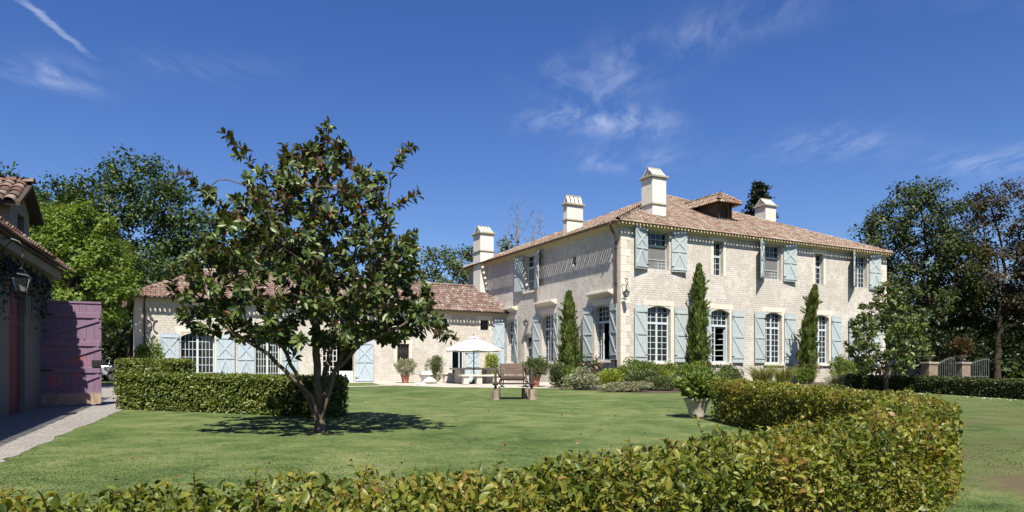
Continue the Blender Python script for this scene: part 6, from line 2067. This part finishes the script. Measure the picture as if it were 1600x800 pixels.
def railing(label, a, b, h0, h1):
    t = thing('iron_railing', label, 'railing', (a[0], a[1], gz(50)))
    d = Vector((b[0] - a[0], b[1] - a[1], 0)); L = d.length; d.normalize()
    n = int(L / 0.155)
    def top(f): return h0 + (h1 - h0) * math.sin(f * math.pi / 2)
    for i in range(n + 1):
        f = i / n
        p = d * (L * f)
        MB().tube([(p.x, p.y, 0), (p.x, p.y, top(f)), (p.x, p.y, top(f) + 0.10)], [0.022, 0.022, 0.004], 6).build('bar', M['grey_iron'], t)
    for off in (-0.04, None):
        if off is None:
            MB().bar((0, 0, 0.3), tuple(d * L + Vector((0, 0, 0.3))), 0.03, 0.045).build('rail', M['grey_iron'], t)
        else:
            MB().tube([tuple(d * (L * k / 10) + Vector((0, 0, top(k / 10) - 0.05))) for k in range(11)], 0.024, 6).build('rail', M['grey_iron'], t)
railing('curved-top iron gate railing between the two brick piers', (28.85, 50.1), (30.30, 50.3), 1.12, 1.62)
railing('curved-top iron railing right of the middle brick pier', (31.2, 50.3), (32.7, 50.5), 1.14, 1.52)


# ------------------------------------------------------------------ parked cars
def parked_car(label, loc, rotz, paintm, s=1.0):
    t = thing('parked_car', label, 'car', (loc[0], loc[1], gz(loc[1])), rotz, 'cars parked behind the hedges')
    L, Wd = 4.3, 1.74
    prof = [(-2.15, 0.38), (-2.16, 0.62), (-2.05, 0.80), (-1.2, 0.92), (-0.95, 0.95), (1.75, 0.98), (2.05, 0.92), (2.14, 0.66), (2.12, 0.36)]
    cab = [(-1.10, 0.94), (-0.35, 1.42), (0.2, 1.50), (1.1, 1.46), (1.75, 0.98)]
    def extr(pr, w0, w1, name, m, par):
        k = len(pr); zmin = min(z for _, z in pr); zmax = max(z for _, z in pr)
        vs = []
        for sg in (-1, 1):
            for x, z in pr:
                f = (z - zmin) / (zmax - zmin)
                vs.append((x, sg * (w0 + (w1 - w0) * f) / 2, z))
        fs = [tuple(range(k - 1, -1, -1)), tuple(range(k, 2 * k))] + [(i, (i + 1) % k, k + (i + 1) % k, k + i) for i in range(k)]
        return MB().add(vs, fs).build(name, m, par, bevel=0.04)
    extr(prof, Wd, Wd * 0.95, 'body', M[paintm], t)
    extr(cab, Wd * 0.93, Wd * 0.74, 'cabin', M['glass'], t)
    MB().add([(-0.42, -0.66, 1.425), (0.2, -0.67, 1.515), (1.15, -0.66, 1.47), (1.15, 0.66, 1.47), (0.2, 0.67, 1.515), (-0.42, 0.66, 1.425)], [(0, 1, 4, 5), (1, 2, 3, 4)]).build('roof', M[paintm], t)
    for sg in (-1, 1):
        MB().bar((-1.12, sg * 0.80, 0.95), (-0.36, sg * 0.665, 1.43), 0.06, 0.05).build('pillar', M[paintm], t)
        MB().bar((1.76, sg * 0.79, 0.98), (1.10, sg * 0.665, 1.47), 0.09, 0.05).build('pillar', M[paintm], t)
        MB().bar((0.25, sg * 0.81, 0.96), (0.25, sg * 0.675, 1.49), 0.07, 0.05).build('pillar', M[paintm], t)
        MB().box(-2.14, -1.95, sg * 0.62 - 0.16, sg * 0.62 + 0.16, 0.66, 0.80).build('headlight', M['lamp_glass'], t, bevel=0.02)
        MB().box(-0.92, -0.74, sg * 0.95 - 0.07, sg * 0.95 + 0.07, 0.98, 1.10).build('mirror', M[paintm], t, bevel=0.02)
        for x in (-1.35, 1.30):
            wh = MB().tube([(x, sg * 0.70, 0.31), (x, sg * 0.885, 0.31)], 0.31, 20).build('wheel', M['tyre'], t, smooth=False)
            MB().tube([(x, sg * 0.886, 0.31), (x, sg * 0.892, 0.31)], 0.19, 16).build('rim', M['rim'], wh)
    return t
parked_car('dark car parked behind the hedge beside the first gate pier', (26.6, 51.5), R(200), 'car_dark')
parked_car('pale car parked under the trees left of the low wing', (-22.2, 43.5), R(35), 'car_silver')
parked_car('second pale car in the shade behind the mauve gate', (-25.6, 46.5), R(20), 'car_silver')

# ------------------------------------------------------------------ lawn grass blades, near part
def inside(poly, x, y):
    r = np.zeros(len(x), bool)
    n = len(poly)
    for i in range(n):
        (x0, y0), (x1, y1) = poly[i], poly[(i + 1) % n]
        c_ = ((y0 > y) != (y1 > y)) & (x < (x1 - x0) * (y - y0) / (y1 - y0 + 1e-12) + x0)
        r ^= c_
    return r
n = 230000
k = RNG.uniform(0, 1, n)
gy = 3.2 * (15 / 3.2) ** k                      # denser near by
gx = RNG.uniform(-0.75, 0.80, n) * gy
gp = [(-30, -6), (-8, -6)] + GRAVEL_EDGE + [(-11.0, 24.5), (-30, 36)]
keep = ~inside(gp, gx, gy)
pd = np.full(n, 9.0)
for p in path[::2]: pd = np.minimum(pd, np.hypot(gx - p[0], gy - p[1]))
keep &= (pd > 0.36) & (np.hypot(gx - 6.2, (gy - 8.3) * 0.7) > RNG.uniform(0.6, 2.2, n))
gx, gy = gx[keep], gy[keep]; n = len(gx)
hgt = RNG.uniform(0.007, 0.017, n) * np.clip((15 - gy) / 6, 0.1, 1) * (1 + 0.25 * wob(gx, gy)); wd = RNG.uniform(0.0035, 0.007, n) * (0.7 + gy / 14)
a = RNG.uniform(0, 2 * math.pi, n); l_ = RNG.normal(size=(n, 2)) * 0.6
B0 = np.stack([gx, gy, ground_z(gy)], 1)
sd3 = np.stack([np.cos(a) * wd, np.sin(a) * wd, np.zeros(n)], 1)
tipv = B0 + np.stack([l_[:, 0] * hgt, l_[:, 1] * hgt, hgt], 1)
V = np.stack([B0 - sd3, B0 + sd3, tipv], 1).reshape(-1, 3)
gr = place('grass', np_mesh('grass', V, np.arange(3 * n).reshape(-1, 3), M['blade']))
tag(gr, 'short mown grass blades covering the near lawn', 'grass', kind='stuff')
# fallen white petals along the foot of the low hedge
n = 90
k = RNG.uniform(0, 1, n)
fx = np.interp(k, [0, 0.3, 0.7, 1], [15.0, 15.9, 16.9, 18.4]) - 0.42 - np.abs(RNG.normal(size=n)) * 0.12; fy = np.interp(k, [0, 0.3, 0.7, 1], [29.2, 27.3, 24.2, 19.4])
P = np.stack([fx, fy, ground_z(fy) + 0.02], 1)
fp = leaf_obj('fallen_petals', P, rand_dirs(n) * np.array([1, 1, 0.2]), np.tile([0.0, 0, 1], (n, 1)) + RNG.normal(size=(n, 3)) * 0.3, RNG.uniform(0.05, 0.11, n), LEAF_OVAL, M['petal_white'], None)
tag(fp, 'scattered white petals along the foot of the low hedge at the right', 'petals')
# dry leaves fallen on the lawn and gravel
n = 260
fx = RNG.uniform(-8, 4.5, n); fy = RNG.uniform(6, 26, n)
ok = np.ones(n, bool)
for p in path[::2]: ok &= np.hypot(fx - p[0], fy - p[1]) > 0.6
fx, fy = fx[ok], fy[ok]; n = len(fx)
P = np.stack([fx, fy, ground_z(fy) + 0.022], 1)
fl = leaf_obj('fallen_leaves', P, rand_dirs(n) * np.array([1, 1, 0.2]), np.tile([0.0, 0, 1], (n, 1)) + RNG.normal(size=(n, 3)) * 0.4, RNG.uniform(0.03, 0.075, n), LEAF_OVAL, M['magnolia_rust'], None)
tag(fl, 'dry brown leaves scattered thinly over the lawn', 'leaves')
